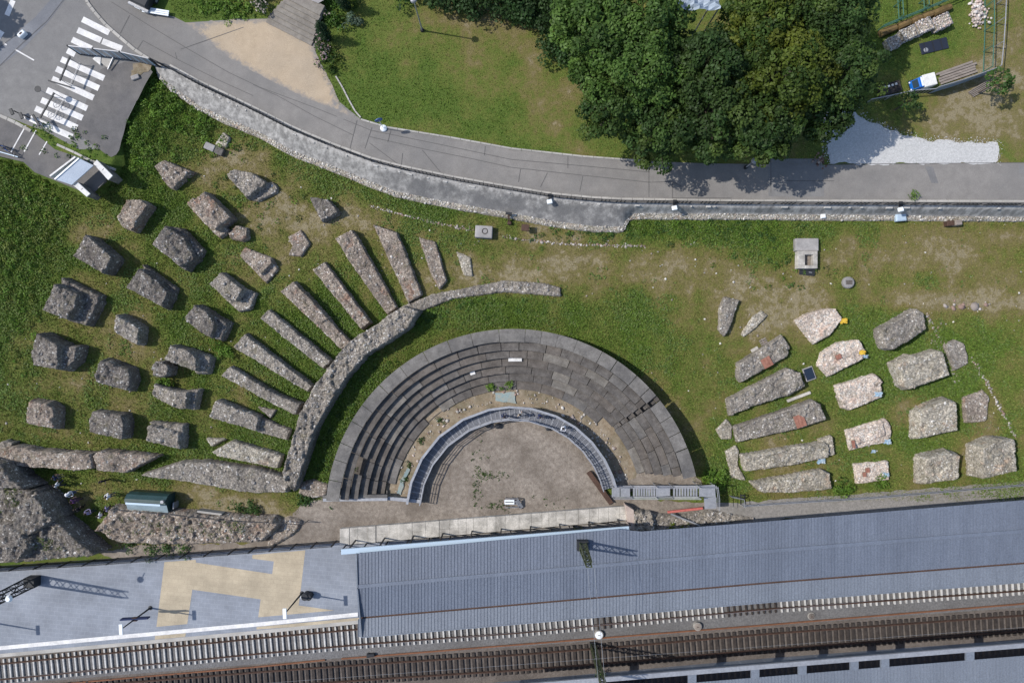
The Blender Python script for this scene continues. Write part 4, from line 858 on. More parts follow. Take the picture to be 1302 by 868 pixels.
def rail_frame(name, label, pts, z, m='steel'):
    q = [Vector(PG(x, y, 0)) for x, y in pts]; r = thing(name, label, 'handrail', q[0])
    for hz in z: wpart('rail', MB().tube([p + Vector((0,0,hz)) for p in q], .035, 5).mesh('rail', M[m]), r)
    for p in [Vector((*d, float(GL(*d)))) for d in densify([tuple(v[:2]) for v in q], 2.2, False)]: wpart('post', MB().box((p.x, p.y, p.z + max(z)/2), (.05,.05,max(z))).mesh('post', M[m]), r)
rail_frame('handrail', 'long low steel handrail along the gravel path under the right-hand piers', [(942,641),(1000,637),(1100,631),(1302,614),(1500,597)], (.45,.9))
rail_frame('handrail', 'short steel handrail frame beside the top of the metal staircase', [(927,629),(942,632),(943,642)], (.5,1.0))
o = link('signpost_bench', MB().bar((*P(941,629,.8),.8), (*P(947,630,.8),.8), .12).bar((*P(942,629,.8),.8), (*P(942,641,.8),.8), .1).bar((*P(946,630,.4),.8), (*P(946,636,.4),.0), .08).mesh('signpost_bench', M['steel_dark'])); tag(o, 'small dark metal barrier frame on the gravel by the staircase', 'barrier')

# ================================================================== RAILWAY
def line_sheet(name, top, bot, z, m, kind='structure', **k): return sheet(name, [P(x, y, z) for x, y in top] + [P(x, y, z) for x, y in bot[::-1]], z, m, 1.5, kind=kind, **k)
EDGE = [(-300,865),(0,835),(165,820),(330,805),(459,792),(660,778),(970,752),(1302,725),(1700,694)]     # platform edge
north = [(-300,747),(0,722),(150,712),(300,700),(430,690),(800,674),(1302,640),(1700,610)]
def slab_strip(name, top, bot, z0, z1, m, kind='structure'):
    A = [P(x, y, z1) for x, y in densify(top, 60, False)]; B = [P(x, y, z1) for x, y in densify(bot, 60, False)]
    o = link(name, MB().prism(A + B[::-1], z0, z1).mesh(name, m)); 
    if kind: o['kind'] = kind
    return o
slab_strip('platform', north, EDGE, -1.0, 0.06, M['paver'])
slab_strip('platform_coping', [(x, y-4.2) for x, y in EDGE], [(x, y+.3) for x, y in EDGE], -.2, .075, M['kerb'])
wl = [(-300,850),(0,823.3),(165,808),(330,793),(457,780.3),(660,764),(1302,712)]
line_sheet('platform_safety_line', [(x, y-2.4) for x, y in wl], [(x, y+2.6) for x, y in wl], .07, M['paint'])
z7 = ZS(180,690,4.65)
for k, pl in enumerate([[(135,112),(320,98),(322,115),(772,183),(782,108),(655,92),(655,70),(968,42),(938,300),(928,368),(1140,398),(690,438),(704,332),(300,275),(270,478),(88,495)], [(80,548),(262,532),(258,553),(78,570)], [(680,495),(1290,440),(1290,468),(680,510)]]):
    q = [P(x, y, .068) for x, y in z7(pl)]
    sheet('cream_paving', q, .068 + .004*(k > 0), M['paver_cream'], 1.2)
# ballast
line_sheet('ballast_bed', [(x, y-3) for x, y in EDGE], [(-300,1000),(330,905),(640,882),(969,858),(1302,830),(1700,800)], -.78, M['ballast'])
T1 = [(-300,882),(0,853.5),(165,837),(330,820.5),(457,809),(660,794),(970,764.5),(1302,740.5),(1700,710)]
T2 = [(-300,914),(0,890),(330,863.5),(492,852),(660,841.5),(800,830.5),(970,815.5),(1302,791.5),(1700,762)]
band = lambda T, a, b: ([(x, y+a) for x, y in T], [(x, y+b) for x, y in T])
line_sheet('rusty_ballast', *band(T1, -18, -9), -.775, M['ballast_brown']); line_sheet('rusty_ballast', *band(T2, -20, 24), -.774, M['ballast_brown'])
def track(name, label, T, m_of, w):
    q = resample([P(x, y, -.62) for x, y in T], 400); seg = np.hypot(*(q[1:]-q[:-1]).T); s = np.r_[0, np.cumsum(seg)]
    r = thing(name, label, 'railway track', (float(q[200][0]), float(q[200][1]), -.78))
    meshes = {}
    d = .3
    while d < s[-1]:
        x = np.interp(d, s, q[:,0]); y = np.interp(d, s, q[:,1]); x2 = np.interp(d+.5, s, q[:,0]); y2 = np.interp(d+.5, s, q[:,1])
        u = 651 + S*x*H/(H+.62)
        if -30 < u < 1335:
            m = m_of(u); key = (m, random.randrange(3))
            if key not in meshes:
                e = random.uniform(-.03, .03); meshes[key] = MB().box((0,0,.07), (w, 2.42+e, .2)).mesh('sleeper', M[m], .015)
            o = link('sleeper', meshes[key], r, (x - r.location.x, y - r.location.y, random.uniform(-.02,.01))); o.rotation_euler.z = math.atan2(y2-y, x2-x) + random.uniform(-.012,.012)
        d += .588
    for sd in (-.76, .76):
        pts = []
        for i in range(0, 400, 4):
            t = q[min(i+1,399)] - q[max(i-1,0)]; t /= np.hypot(*t); pts.append(Vector((q[i][0] - t[1]*sd, q[i][1] + t[0]*sd, -.60)))
        mb = MB()
        for A, B in zip(pts[:-1], pts[1:]): mb.bar(A, B, .15, .04).bar(A + Vector((0,0,.07)), B + Vector((0,0,.07)), .075, .15)
        wpart('rail', mb.mesh('rail', M['rust']), r)
track('railway_track', 'railway track with pale concrete sleepers beside the platform', T1, lambda u: 'wood_dark' if 753 < u < 781 or 921 < u < 992 else 'sleeper_white', .165)
track('railway_track', 'railway track with dark wooden sleepers along the bottom of the photo', T2, lambda u: 'wood_dark', .30)
for lab, pts in (('long rusty orange cable pipe between the two tracks', [(434,837.5),(660,819.5),(970,795),(1302,767.5),(1500,752)]), ('shorter rusty orange cable pipe ending at a gap, on the left', [(-100,885),(0,876),(106,867),(330,847.5),(413,839)])):
    q = [Vector((*P(x, y, -.6), -.68)) for x, y in pts]; o = link('cable_pipe', MB().tube(q, .085, 6).mesh('cable_pipe', M['rust_orange'])); tag(o, lab, 'pipe')
def lid(x, y, rr, m, label, h=.35):
    r = thing('manhole', label, 'manhole', (*P(x, y, -.5), -.78)); link('shaft', MB().lathe([(rr,0),(rr,h)], n=16).mesh('shaft', M['kerb'] if m != 'steel_dark' else M['rust']), r)
    link('cover', MB().lathe([(rr*.86,h+.0),(rr*.86,h+.04),(rr*.5,h+.07)], n=16).mesh('cover', M[m]), r)
    link('grip', MB().box((0,0,h+.08), (rr*.5,.05,.04)).mesh('grip', M['rust']), r)
lid(761.5,806.5,.43,'white_metal','round white shaft cover beside the dark sleepers'); lid(887,796,.4,'wood','round brown shaft cover on the ballast'); lid(1033,784,.36,'ballast_brown','round rusty ring cover lying on the ballast', .1)
r = thing('cable_box', 'small black lumpy cable box on the orange pipe', 'box', (*P(472,832,-.6), -.75)); link('lid', MB().box((0,0,.2), (.7,.3,.3), .1).box((-.3,-.05,.15), (.3,.4,.25)).mesh('lid', M['steel_dark'], .04), r)
# second platform at the bottom edge
e2 = [(-300,955),(330,900),(673,868.5),(970,842),(1302,817.5),(1700,787)]
slab_strip('far_platform', [(x, y) for x, y in e2], [(x, y+140) for x, y in e2], -1.0, .06, M['paver'])
line_sheet('far_platform_edge', [(x, y+.4) for x, y in e2], [(x, y+4.6) for x, y in e2], .075, M['kerb']); line_sheet('cream_paving', [(820,855),(1080,836)], [(820,864),(1080,842)], .08, M['paver_cream'])
# ------------------------------------------------------------------ canopies
def canopy(name, label, strips, zs, mats, x0, x1, posts=None):
    """strips: list of (upper edge line, lower edge line) in pixels; zs heights of those edges"""
    r = thing(name, label, 'canopy', (*P((x0+x1)/2, strips[0][0][0][1]), 0))
    for (up, lo), (zu, zl), m in zip(strips, zs, mats):
        def at(L, x, z): y = interp_x(L, x); return Vector((*P(x, y, z), z))
        xs = np.arange(x0, x1+1, 30.0); V = []; F = []
        for x in xs: V += [at(up, x, zu), at(lo, x, zl), at(lo, x, zl-.12), at(up, x, zu-.12)]
        for i in range(len(xs)-1):
            for k in range(4): F.append((i*4+k, i*4+(k+1)%4, i*4+4+(k+1)%4, i*4+4+k))
        F += [(3,2,1,0), tuple(range(len(V)-4, len(V)))]
        wpart('roof_sheet', MB().add(V, F).mesh('roof_sheet', M[m]), r)
        mb = MB(); x = x0 + .5
        while x < x1:
            A, B = at(up, x, zu), at(lo, x, zl); mb.bar(A + Vector((0,0,.02)), B + Vector((0,0,.02)), .045, .045); x += 4.2
        wpart('standing_seams', mb.mesh('standing_seams', M[m]), r)['kind'] = 'stuff'
    return r
TOPE = [(440,704.5),(800,671),(806,676),(970,663),(1302,635.5),(1700,603)]; RID = [(440,746),(455,744.5),(660,727),(970,700),(1302,674),(1700,643)]
GA = [(440,785.5),(459,784),(660,767),(970,740),(1302,714.5),(1700,684)]; BOT = [(440,811),(460,809),(660,792),(970,765),(1302,739),(1700,708)]
cz = 4.5
r = canopy('platform_canopy', 'long blue-grey ribbed metal roof over the station platform', [(TOPE, RID), ([(x, y+1.6) for x, y in RID], GA), ([(x, y+2.2) for x, y in GA], BOT)], [(cz+.05, cz+.3), (cz+.3, cz-.08), (cz-.2, cz+.05)], ['roof','roof','roof2'], 455, 1640)
mb = MB()
for A, B in zip(RID[1:-1], RID[2:]): mb.bar((*P(A[0], A[1]+.8, cz+.35), cz+.35), (*P(B[0], B[1]+.8, cz+.35), cz+.35), .32, .06)
wpart('ridge_cap', mb.mesh('ridge_cap', M['roof']), r)
mb = MB()
for A, B in zip(GA[1:-1], GA[2:]): mb.bar((*P(A[0], A[1]+1.1, cz-.3), cz-.3), (*P(B[0], B[1]+1.1, cz-.3), cz-.3), .22, .1)
wpart('valley_gutter', mb.mesh('valley_gutter', M['rust']), r)
mb = MB(); mb.bar((*P(453.5,703,cz), cz+.05), (*P(455.5,745,cz), cz+.3), .12, .3).bar((*P(455.5,746,cz), cz+.28), (*P(460,809,cz), cz), .12, .3)
wpart('gable_trim', mb.mesh('gable_trim', M['roof2']), r)
mb = MB()
for A, B in zip(BOT[1:-1], BOT[2:]): mb.bar((*P(A[0], A[1]+.3, cz), cz), (*P(B[0], B[1]+.3, cz), cz), .1, .2)
wpart('eaves_trim', mb.mesh('eaves_trim', M['roof2']), r)
for x in range(480, 1640, 85):
    y = float(interp_x(GA, x)) - 6; p = P(x, y, 2); wpart('column', MB().box((*p, 2.1), (.25,.25,4.2)).mesh('column', M['steel']), r)
# gutter beam
r = thing('gutter_beam', 'long pale blue gutter beam in front of the canopy roof', 'gutter', (*P(615,684), 0)); z = 4.0
A, B = Vector((*P(434,701,z), z)), Vector((*P(800,672,z), z))
wpart('channel', MB().bar(A, B, .5, .25).mesh('channel', M['gutter'], .03), r)
for t in np.linspace(.02, .98, 10): p = A.lerp(B, t); wpart('support', MB().box((p.x, p.y, 1.9), (.12,.12,3.8)).mesh('support', M['steel_dark']), r)
# fences
def bar_fence(name, label, pts, h, step, lean=0, bars=.16, m='steel_dark', zf=None, dark=.0):
    q = [Vector((*P(x, y, 0), 0)) for x, y in pts]; r = thing(name, label, 'fence', q[0])
    d = [Vector((*v, 0)) for v in densify([tuple(v[:2]) for v in q], step, False)]
    for v in d: wpart('post', MB().bar(v, v + Vector((0,-lean,h)), .10).mesh('post', M[m]), r)
    for hz in (.12, h-.05):
        mb = MB()
        for A, B in zip(q[:-1], q[1:]): mb.bar(A + Vector((0,-lean*hz/h,hz)), B + Vector((0,-lean*hz/h,hz)), .05)
        wpart('rail', mb.mesh('rail', M[m]), r)
    mb = MB()
    for v in densify([tuple(v[:2]) for v in q], bars, False): mb.bar((*v, .1), (v[0], v[1]-lean, h), .022)
    wpart('mesh_wires', mb.mesh('mesh_wires', M[m]), r)['kind'] = 'stuff'
bar_fence('platform_fence', 'dark mesh fence with black posts along the back of the open platform', [(-60,725),(0,719),(150,709),(300,697),(428,687)], 2.0, 2.42, .0, .13)
bar_fence('platform_fence', 'dark post fence between the pale stage wall and the gutter beam', [(440,692.5),(600,678),(797,660.5)], 2.0, 2.08, .0, 2.08)
# far canopy at the bottom right
e3 = [(640,884),(970,857),(1302,830),(1700,797)]
dn = lambda L, k: [(x, y+k) for x, y in L]
r2 = canopy('far_canopy', 'grey canopy roof of the second platform in the bottom right corner', [(dn(e3, 3), dn(e3, 90))], [(4.2, 4.4)], ['roof2'], 690, 1640)
mb = MB()
for k, w in ((-10.5, .42), ):
    for A, B in zip(e3[:-1], e3[1:]): mb.bar((*P(A[0], A[1]+k, 4.2), 4.2), (*P(B[0], B[1]+k, 4.2), 4.2), w, .2)
wpart('edge_beam', mb.mesh('edge_beam', M['steel']), r2)
for x in (760, 880, 960, 1020, 1086, 1125, 1233, 1320, 1400):
    y = float(interp_x(e3, x)); A, B = Vector((*P(x, y-9.5, 4.2), 4.17)), Vector((*P(x, y+4, 4.2), 4.17)); wpart('cross_beam', MB().bar(A, B, .75, .22).mesh('cross_beam', M['roof2']), r2)
    p = P(x, y+20, 2); wpart('column', MB().box((*p, 2.05), (.2,.2,4.1)).mesh('column', M['steel']), r2)
mb = MB()
for A, B in zip(e3[:-1], e3[1:]): mb.bar((*P(A[0], A[1]-4, 2.2), 2.2), (*P(B[0], B[1]-4, 2.2), 2.2), .06, 1.9)
wpart('gap_shade_sheet', mb.mesh('gap_shade_sheet', mat('gap_shade_dark', (.012,.02,.035), .15, 0, .5)), r2)  # dark sheet paints the shadowed platform seen through the canopy gaps
# ------------------------------------------------------------------ masts and lamps
def lattice(name, label, base, h, w0, w1, m, arm=None, rot=0):
    r = thing(name, label, 'mast', base, rot)
    for sx in (-1, 1):
        for sy in (-1, 1): link('leg', MB().bar((sx*w0/2, sy*w0/2, 0), (sx*w1/2, sy*w1/2, h), .1).mesh('leg', M[m]), r)
    mb = MB(); n = int(h/.75)
    for i in range(n):
        z0, z1 = h*i/n, h*(i+1)/n; a = w0+(w1-w0)*i/n; b = w0+(w1-w0)*(i+1)/n; s = 1 if i % 2 else -1
        for q in (-1, 1):
            mb.bar((-s*a/2, q*a/2, z0), (s*b/2, q*b/2, z1), .05); mb.bar((q*a/2, -s*a/2, z0), (q*b/2, s*b/2, z1), .05)
            mb.bar((-b/2, q*b/2, z1), (b/2, q*b/2, z1), .05)
    link('bracing', mb.mesh('bracing', M[m]), r)['kind'] = 'stuff'
    return r
r = lattice('lattice_mast', 'black steel lattice mast standing on the open platform at the left', (*P(46,736.5), .06), 10.2, .85, .6, 'steel_dark')
link('base_frame', MB().box((0,0,.5), (1.0,.95,1.0)).mesh('base_frame', M['steel_dark']), r)
r = thing('speaker_lamp', 'small white lamp hung on the side of the black mast', 'lamp', (*P(12.6,760,8.0), 8.0)); link('shade', MB().lathe([(.1,0),(.32,.1),(.2,.3)], n=10).mesh('shade', M['white_metal']), r); link('bracket', MB().bar((0,0,.25),(.3,.7,.25),.06).mesh('bracket', M['steel']), r)
r = lattice('lattice_mast', 'greenish lattice mast rising through the blue canopy roof', (*P(740,691,4.5), 0), 10.3, .75, .42, 'steel_green')
link('base_frame', MB().box((0,0,4.8), (1.0,.9,.9)).mesh('base_frame', M['steel_dark']), r)
r = lattice('lattice_mast', 'thin greenish lattice mast between the tracks and the bottom edge', (*P(753.5,819,-.8), -.8), 10.0, .42, .42, 'steel_green')
link('foot', MB().box((0,0,.15), (.6,.6,.3)).mesh('foot', M['steel_dark']), r)
a = Vector((*P(748,722,10.2), 10.2)); b = Vector((*P(762,868,9.4), 9.4)); mb = MB()
for dx in (-.06, .5): mb.tube([a + Vector((dx,0,0)), b + Vector((dx,0,0))], .014, 4)
o = link('catenary_wire', mb.mesh('catenary_wire', M['steel'])); tag(o, 'pair of thin wires strung between the two greenish masts', 'wire')
for lab, y0, y1 in (('thin contact wire running above the pale-sleeper track', 862, 746), ('thin contact wire running above the dark-sleeper track', 893, 797)):
    o = link('contact_wire', MB().tube([(*P(-300, y0+30, 5), 5), (*P(0, y0, 5), 5), (*P(1302, y1, 5), 5), (*P(1600, y1-26, 5), 5)], .008, 4).mesh('contact_wire', M['steel'])); tag(o, lab, 'wire')
def platform_lamp(base, label, sign=False, bin_=False):
    r = thing('platform_lamp', label, 'lamp post', (*P(*base), .06), 0)
    link('pole', MB().tube([(0,0,0),(0,0,2.4),(0,0,4.95)], [.09,.075,.05], 8).mesh('pole', M['steel_dark']), r)
    link('base_plate', MB().lathe([(.22,0),(.2,.06),(.1,.1)], n=8).mesh('base_plate', M['steel_dark']), r)
    h = link('lamp_head', MB().box((0,0,5.0), (.34,.95,.12), .05).mesh('lamp_head', M['white_metal'], .03), r)
    if sign:
        link('sign_board', MB().box((0,.06,2.7), (2.6,.12,.5), .05).mesh('sign_board', M['c_navy'], .01), r)
        link('sign_clamp', MB().box((0,0,2.7), (.45,.3,.35)).mesh('sign_clamp', M['rust']), r)
platform_lamp((191.5,772), 'platform lamp post with a wide dark sign board across it', True)
platform_lamp((384,753.5), 'platform lamp post standing beside a black litter bin')
platform_lamp((-7,791), 'platform lamp post just outside the left edge, with only its shadow in view')
r = thing('litter_bin', 'black litter bin with a white bag at the foot of the lamp post', 'bin', (*P(391,754), .06)); link('body', MB().lathe([(.3,0),(.36,.9),(.3,.95)], n=12).mesh('body', M['steel_dark']), r); link('second_body', MB().lathe([(.28,0),(.32,.8),(.26,.86)], c=(.35,-.08,0), n=12).mesh('second_body', M['steel_dark']), r)
link('white_bag', MB().lathe([(.1,0),(.2,.1),(.22,.35),(.1,.5)], c=(-.35,-.22,0), n=8).mesh('white_bag', M['white_metal']), r)
def lamp(name, label, base, h, top, arm=None):
    r = thing(name, label, 'lamp post', base); link('pole', MB().tube([(0,0,0),(0,0,h)], [.08,.05], 8).mesh('pole', M['steel']), r); link('foot', MB().lathe([(.2,0),(.16,.3)], n=8).mesh('foot', M['steel_dark']), r)
    link('lamp_head', MB().lathe([(.1,h),(.3,h+.1),(.25,h+.3),(.05,h+.4)], n=10).mesh('lamp_head', M['steel']), r)
lamp('lawn_lamp', 'tall grey lamp post standing on the edge of the mown lawn', PG(537,39,0,True), 5.6, None)
lamp('road_lamp', 'slim pale lamp post leaning over the shaded road by the trees', PG(948,213,.02,True), 2.2, None)
# ================================================================== STREET FURNITURE AND SMALL BUILDINGS
def PZ(x, y, z): return Vector((*P(x, y, z), z))
zk = ZS(0, 160, 7.89)
def shelter():
    g = 2.45; h = 3.95
    r = thing('shelter', 'small shelter with a pale blue sloping roof and two thick white side walls', 'shelter', (*P(108,229,g), g))
    ro = [PZ(*q, z) for q, z in zip(zk([(560,540),(800,330),(945,400),(725,595)]), (h+.25, h+.25, h, h))]
    mb = MB(); n = [v + Vector((0,0,.1)) for v in ro]; mb.add(ro + n, [(3,2,1,0),(4,5,6,7),(0,1,5,4),(1,2,6,5),(2,3,7,6),(3,0,4,7)])
    wpart('roof', mb.mesh('roof', speckled('pale_blue_roofing', (.36,.42,.5), (.41,.47,.55), 2, .5, .25, .5, .002, .2)), r)
    mb = MB(); mb.bar(n[0], n[1], .12, .14); wpart('roof_edge', mb.mesh('roof_edge', M['white_metal']), r)
    for q in ([(935,380),(970,340),(1130,500),(1085,545)], [(730,595),(775,560),(905,680),(870,712)]):
        pl = [P(*v, h-.1) for v in zk(q)]; wpart('shaded_wall_body', MB().prism(pl, g-.3, h-.22).mesh('shaded_wall_body', M['slab_rim'], .03), r); wpart('white_wall_top', MB().prism(pl, h-.22, h-.1).mesh('white_wall_top', M['plaster'], .02), r)  # white walls; body coloured dark to paint their shaded sides
        a = Vector(pl[0]).lerp(Vector(pl[3]), .5); b = Vector(pl[1]).lerp(Vector(pl[2]), .5); m1 = a.lerp(b, .4); m2 = a.lerp(b, .75)
        wpart('crack_joint', MB().bar((*m1, h-.098), (*m2, h-.098), .05, .012).mesh('crack_joint', M['tar']), r)
    a, b = [PZ(*v, g) for v in zk([(600,540),(850,350)])]
    wpart('back_wall', MB().bar(a + Vector((0,0,.7)), b + Vector((0,0,.7)), .15, 1.4).mesh('back_wall', M['plaster']), r)
    wpart('floor', MB().prism([P(*v, g+.1) for v in zk([(790,540),(960,410),(1060,550),(930,650)])], g-.2, g+.1).mesh('floor', M['asphalt_dark']), r)
shelter()
# green shed
def shed():
    g = float(GL(*P(194,638))); r = thing('site_shed', 'dark green metal shed with a rounded lid and pale front flap', 'shed', (*P(197,634,g), g))
    prof = [(-.95,0),(-.95,1.15),(-.12,1.6),(0,1.85),(.35,1.85),(.7,1.5),(.85,1.0),(.85,0)]; L = 1.95
    pal = [M['site_pale'], M['site_pale'], M['site_green'], M['site_green'], M['site_green'], M['site_green'], M['site_green']]
    for i in range(7):
        (a, za), (b, zb) = prof[i], prof[i+1]; nm = 'front_flap' if i < 2 else 'lid_panel'
        mb = MB(); mb.bar((0, (a+b)/2, (za+zb)/2), (0.001, (a+b)/2, (za+zb)/2), .1)
        vs = [(-L,a,za),(L,a,za),(L,b,zb),(-L,b,zb)]; n = Vector((0, -(zb-za), (b-a))).normalized()*-.04
        vs2 = [Vector(v) + n for v in vs]; mb = MB().add(vs + [tuple(v) for v in vs2], [(0,1,2,3),(7,6,5,4),(0,4,5,1),(1,5,6,2),(2,6,7,3),(3,7,4,0)])
        link(nm, mb.mesh(nm, pal[i]), r)
    for x in (-L, L): link('end_panel', MB().add([(x, a, z) for a, z in prof] + [(x*.985, a, z) for a, z in prof], [tuple(range(8)), tuple(range(15,7,-1))]).mesh('end_panel', M['site_green']), r)
    link('lid_reflection_strip', MB().box((-.1,-.05,2.0), (3.3,.18,.05)).mesh('lid_reflection_strip', M['gutter']), r)  # pale strip paints a reflection along the glossy lid
    link('vent_pipe', MB().lathe([(.16,1.9),(.16,2.15),(.12,2.15)], c=(1.75,.3,0), n=10).mesh('vent_pipe', M['steel']), r)
    link('door_post', MB().box((2.3,-.3,.5), (.1,.6,1.0)).mesh('door_post', M['steel']), r)
    r.rotation_euler.z = -.06
M['site_green'] = speckled('dark_green_sheet', (.02,.05,.05), (.03,.065,.065), 3, .8, .3, .4, .002, .2, spec=.5)
M['site_pale'] = speckled('pale_teal_sheet', (.23,.3,.33), (.28,.35,.385), 3, .8, .3, .5, .002, .2)
shed()
# walled pit
g = float(GL(*P(268,652))); r = thing('walled_pit', 'small dark rectangular pit with a pale rear wall beside the green shed', 'pit', (*P(268,653), g))
q = [P(x, y, g) for x, y in [(246,655),(256,647),(287,651),(280,659)]]; link_z = g
wpart('pit_floor', MB().prism(q, g-.2, g+.04).mesh('pit_floor', M['asphalt_dark']), r)
for a, b, m in ((q[1], q[2], 'kerb'), (q[3], q[0], 'slab'), (q[2], q[3], 'slab'), (q[0], q[1], 'slab')):
    wpart('pit_wall', MB().bar((*a, g+.45), (*b, g+.45), .2, .95).mesh('pit_wall', M[m], .02), r)
rail_frame('cable_rail', 'low dark rail along the upper edge of the sloping ruin', [(150,643),(215,648),(300,657),(392,661)], (1.5,), 'steel_dark')
# street barriers on the crosswalk
def barrier(a, b, h, label, rings=0, feet=True):
    z = 2.6; A, B = PZ(*a, z+h), PZ(*b, z+h); A.z = B.z = z; r = thing('street_barrier', label, 'barrier', (A+B)/2)
    up = Vector((0,0,h))
    wpart('top_rail', MB().bar(A+up, B+up, .16, .1).mesh('top_rail', M['steel_dark'], .02), r)
    wpart('lower_rail', MB().bar(A + up*.08, B + up*.08, .03).mesh('lower_rail', M['steel']), r)
    for t in (.06, .5, .94) if not rings else (.02, .98):
        p = A.lerp(B, t); wpart('post', MB().bar(p, p + up, .045).mesh('post', M['steel']), r)
    d = (B-A).normalized()
    for k in range(rings):
        c = A.lerp(B, .3 + .4*k) + Vector((0,0,.55)); pts = [c + d*math.cos(q)*.38 + Vector((0,0,math.sin(q)*.38)) for q in np.linspace(0, 2*math.pi, 17)]
        wpart('ring', MB().tube(pts, .025, 5, False).mesh('ring', M['steel']), r)
        for q in (.4, 1.6, 2.7): wpart('spoke', MB().bar(c - d*math.cos(q)*.36 - Vector((0,0,math.sin(q)*.36)), c + d*math.cos(q)*.36 + Vector((0,0,math.sin(q)*.36)), .02).mesh('spoke', M['steel']), r)
barrier((89,72), (76,103), 1.5, 'plain dark street barrier standing across the upper crosswalk stripes')
barrier((69,118), (51,150), 1.5, 'dark street barrier with two wheel-like rings across the lower crosswalk stripes', 2)
def person_bike(): pass
r = thing('round_sign', 'black oval sign disc on a short post at the left end of the crosswalk stripes', 'sign', PG(66,123,0,True)); link('post', MB().tube([(0,0,0),(0,0,1.9)], .03, 6).mesh('post', M['steel']), r); link('disc', MB().lathe([(.30,1.9),(.30,1.94)], n=16).mesh('disc', M['steel_dark']), r)
r = thing('traffic_post', 'black two-headed post lying over the white stripe end near the mossy kerb', 'post', PG(57,158,0,True)); link('arm', MB().bar((-.3,.5,1.2),(.35,-.55,1.2),.22,.14).mesh('arm', M['steel_dark'], .02), r); link('post', MB().tube([(0,0,0),(0,0,1.2)], .05, 6).mesh('post', M['steel_dark']), r)
r = thing('low_rail', 'short pale metal rail along the lowest crosswalk stripe', 'rail', PG(45,155,0,True)); link('rail', MB().bar((-.7,.25,.6),(.75,-.45,.6),.14,.1).mesh('rail', M['steel']), r)
for t in (-.6, .6): link('post', MB().bar((t,-t*.48-.1,0),(t,-t*.48-.1,.6),.07).mesh('post', M['steel']), r)
for x, y, l in ((21,148.5,'left of two small black box-topped posts by the pale kerb'), (33,153.5,'right of two small black box-topped posts by the pale kerb')):
    r = thing('box_post', l, 'post', PG(x+6, y-3, 0, True), .45); link('head', MB().box((-.2,0,1.0), (.3,.6,.12)).mesh('head', M['steel_dark'], .02), r); link('post', MB().tube([(0,0,0),(0,0,1.0)], .05, 6).mesh('post', M['steel_dark']), r)
r = thing('low_rail', 'thin dark rail on the crosswalk between the two street barriers', 'rail', PG(78,111,0,True)); link('rail', MB().bar((-1.0,.5,.35),(1.0,-.1,.35),.12,.08).mesh('rail', M['steel_dark']), r)
for t in (-.9, .9): link('post', MB().bar((t,.2-t*.3,0),(t,.2-t*.3,.35),.06).mesh('post', M['steel_dark']), r)
r = thing('road_block', 'small white plastic block standing on the bluish asphalt strip', 'road block', PG(31,45.5,0,True), .75)
link('body', MB().box((0,0,.25), (.75,.42,.5)).mesh('body', M['white_metal'], .06), r); link('slot', MB().box((0,0,.505), (.3,.16,.02)).mesh('slot', M['rust']), r)
# slatted metal fence on the corner
def slat_fence():
    z = 2.6; h = 1.9
    pts = [PZ(86,58.5,z+h), PZ(118,62,z+h), PZ(152,66,z+h), PZ(190,75,z+h)]; r = thing('slatted_fence', 'blue-grey slatted metal fence reaching over the crosswalk from the wall end', 'fence', (pts[1].x, pts[1].y, z))
    for A, B in zip(pts[:-1], pts[1:]):
        wpart('top_rail', MB().bar(A, B, .08, .12).mesh('top_rail', M['steel']), r)
        wpart('bottom_rail', MB().bar(A - Vector((0,0,h-.15)), B - Vector((0,0,h-.15)), .08).mesh('bottom_rail', M['steel_dark']), r)
        n = int((B-A).length/.24)
        for k in range(n):
            p = A.lerp(B, (k+.5)/n); wpart('slat', MB().bar(p - Vector((0,0,.02)), p - Vector((0,0,h-.12)), .04, .12).mesh('slat', M['steel'] if k % 3 else M['gutter']), r)
    for p in pts: wpart('post', MB().bar(p + Vector((0,0,.1)), p - Vector((0,0,h)), .12).mesh('post', M['steel_dark']), r)
slat_fence()
q = [PG(x, y, 0, True)[:2] for x, y in [(126,78),(139,88),(146,74),(133,66)]]
o = link('traffic_island', MB().prism(q, 2.5, 2.72).mesh('traffic_island', M['kerb'], .02)); tag(o, 'small raised traffic island beside the slatted fence', 'island')
q = [PG(x, y, 0, True)[:2] for x, y in [(119,76),(122,73),(130,73),(129,84)]]
o = link('white_arrow_block', MB().prism(q, 2.61, 2.78).mesh('white_arrow_block', M['plaster'], .02)); tag(o, 'white three-cornered block by the traffic island', 'block')
A, B = PZ(138,89,2.75), PZ(147,73,2.75); o = link('fallen_post', MB().tube([A + Vector((0,0,.1)), B + Vector((0,0,.3))], .06, 6).mesh('fallen_post', M['steel'])); tag(o, 'grey post leaning along the edge of the traffic island', 'post')
sheet('brown_soil', PU([(168,92),(176,80),(188,77),(194,83),(186,92),(176,98),(168,99)]), UZ(.05), M['earth_orange'], .3, .2)
r = thing('stone_slab', 'small grey stone slab lying on the brown soil at the wall end', 'stone', PG(173,99,0,True), .35); link('slab_top', MB().box((0,0,.12), (.75,.42,.24)).mesh('slab_top', M['concrete'], .04), r)
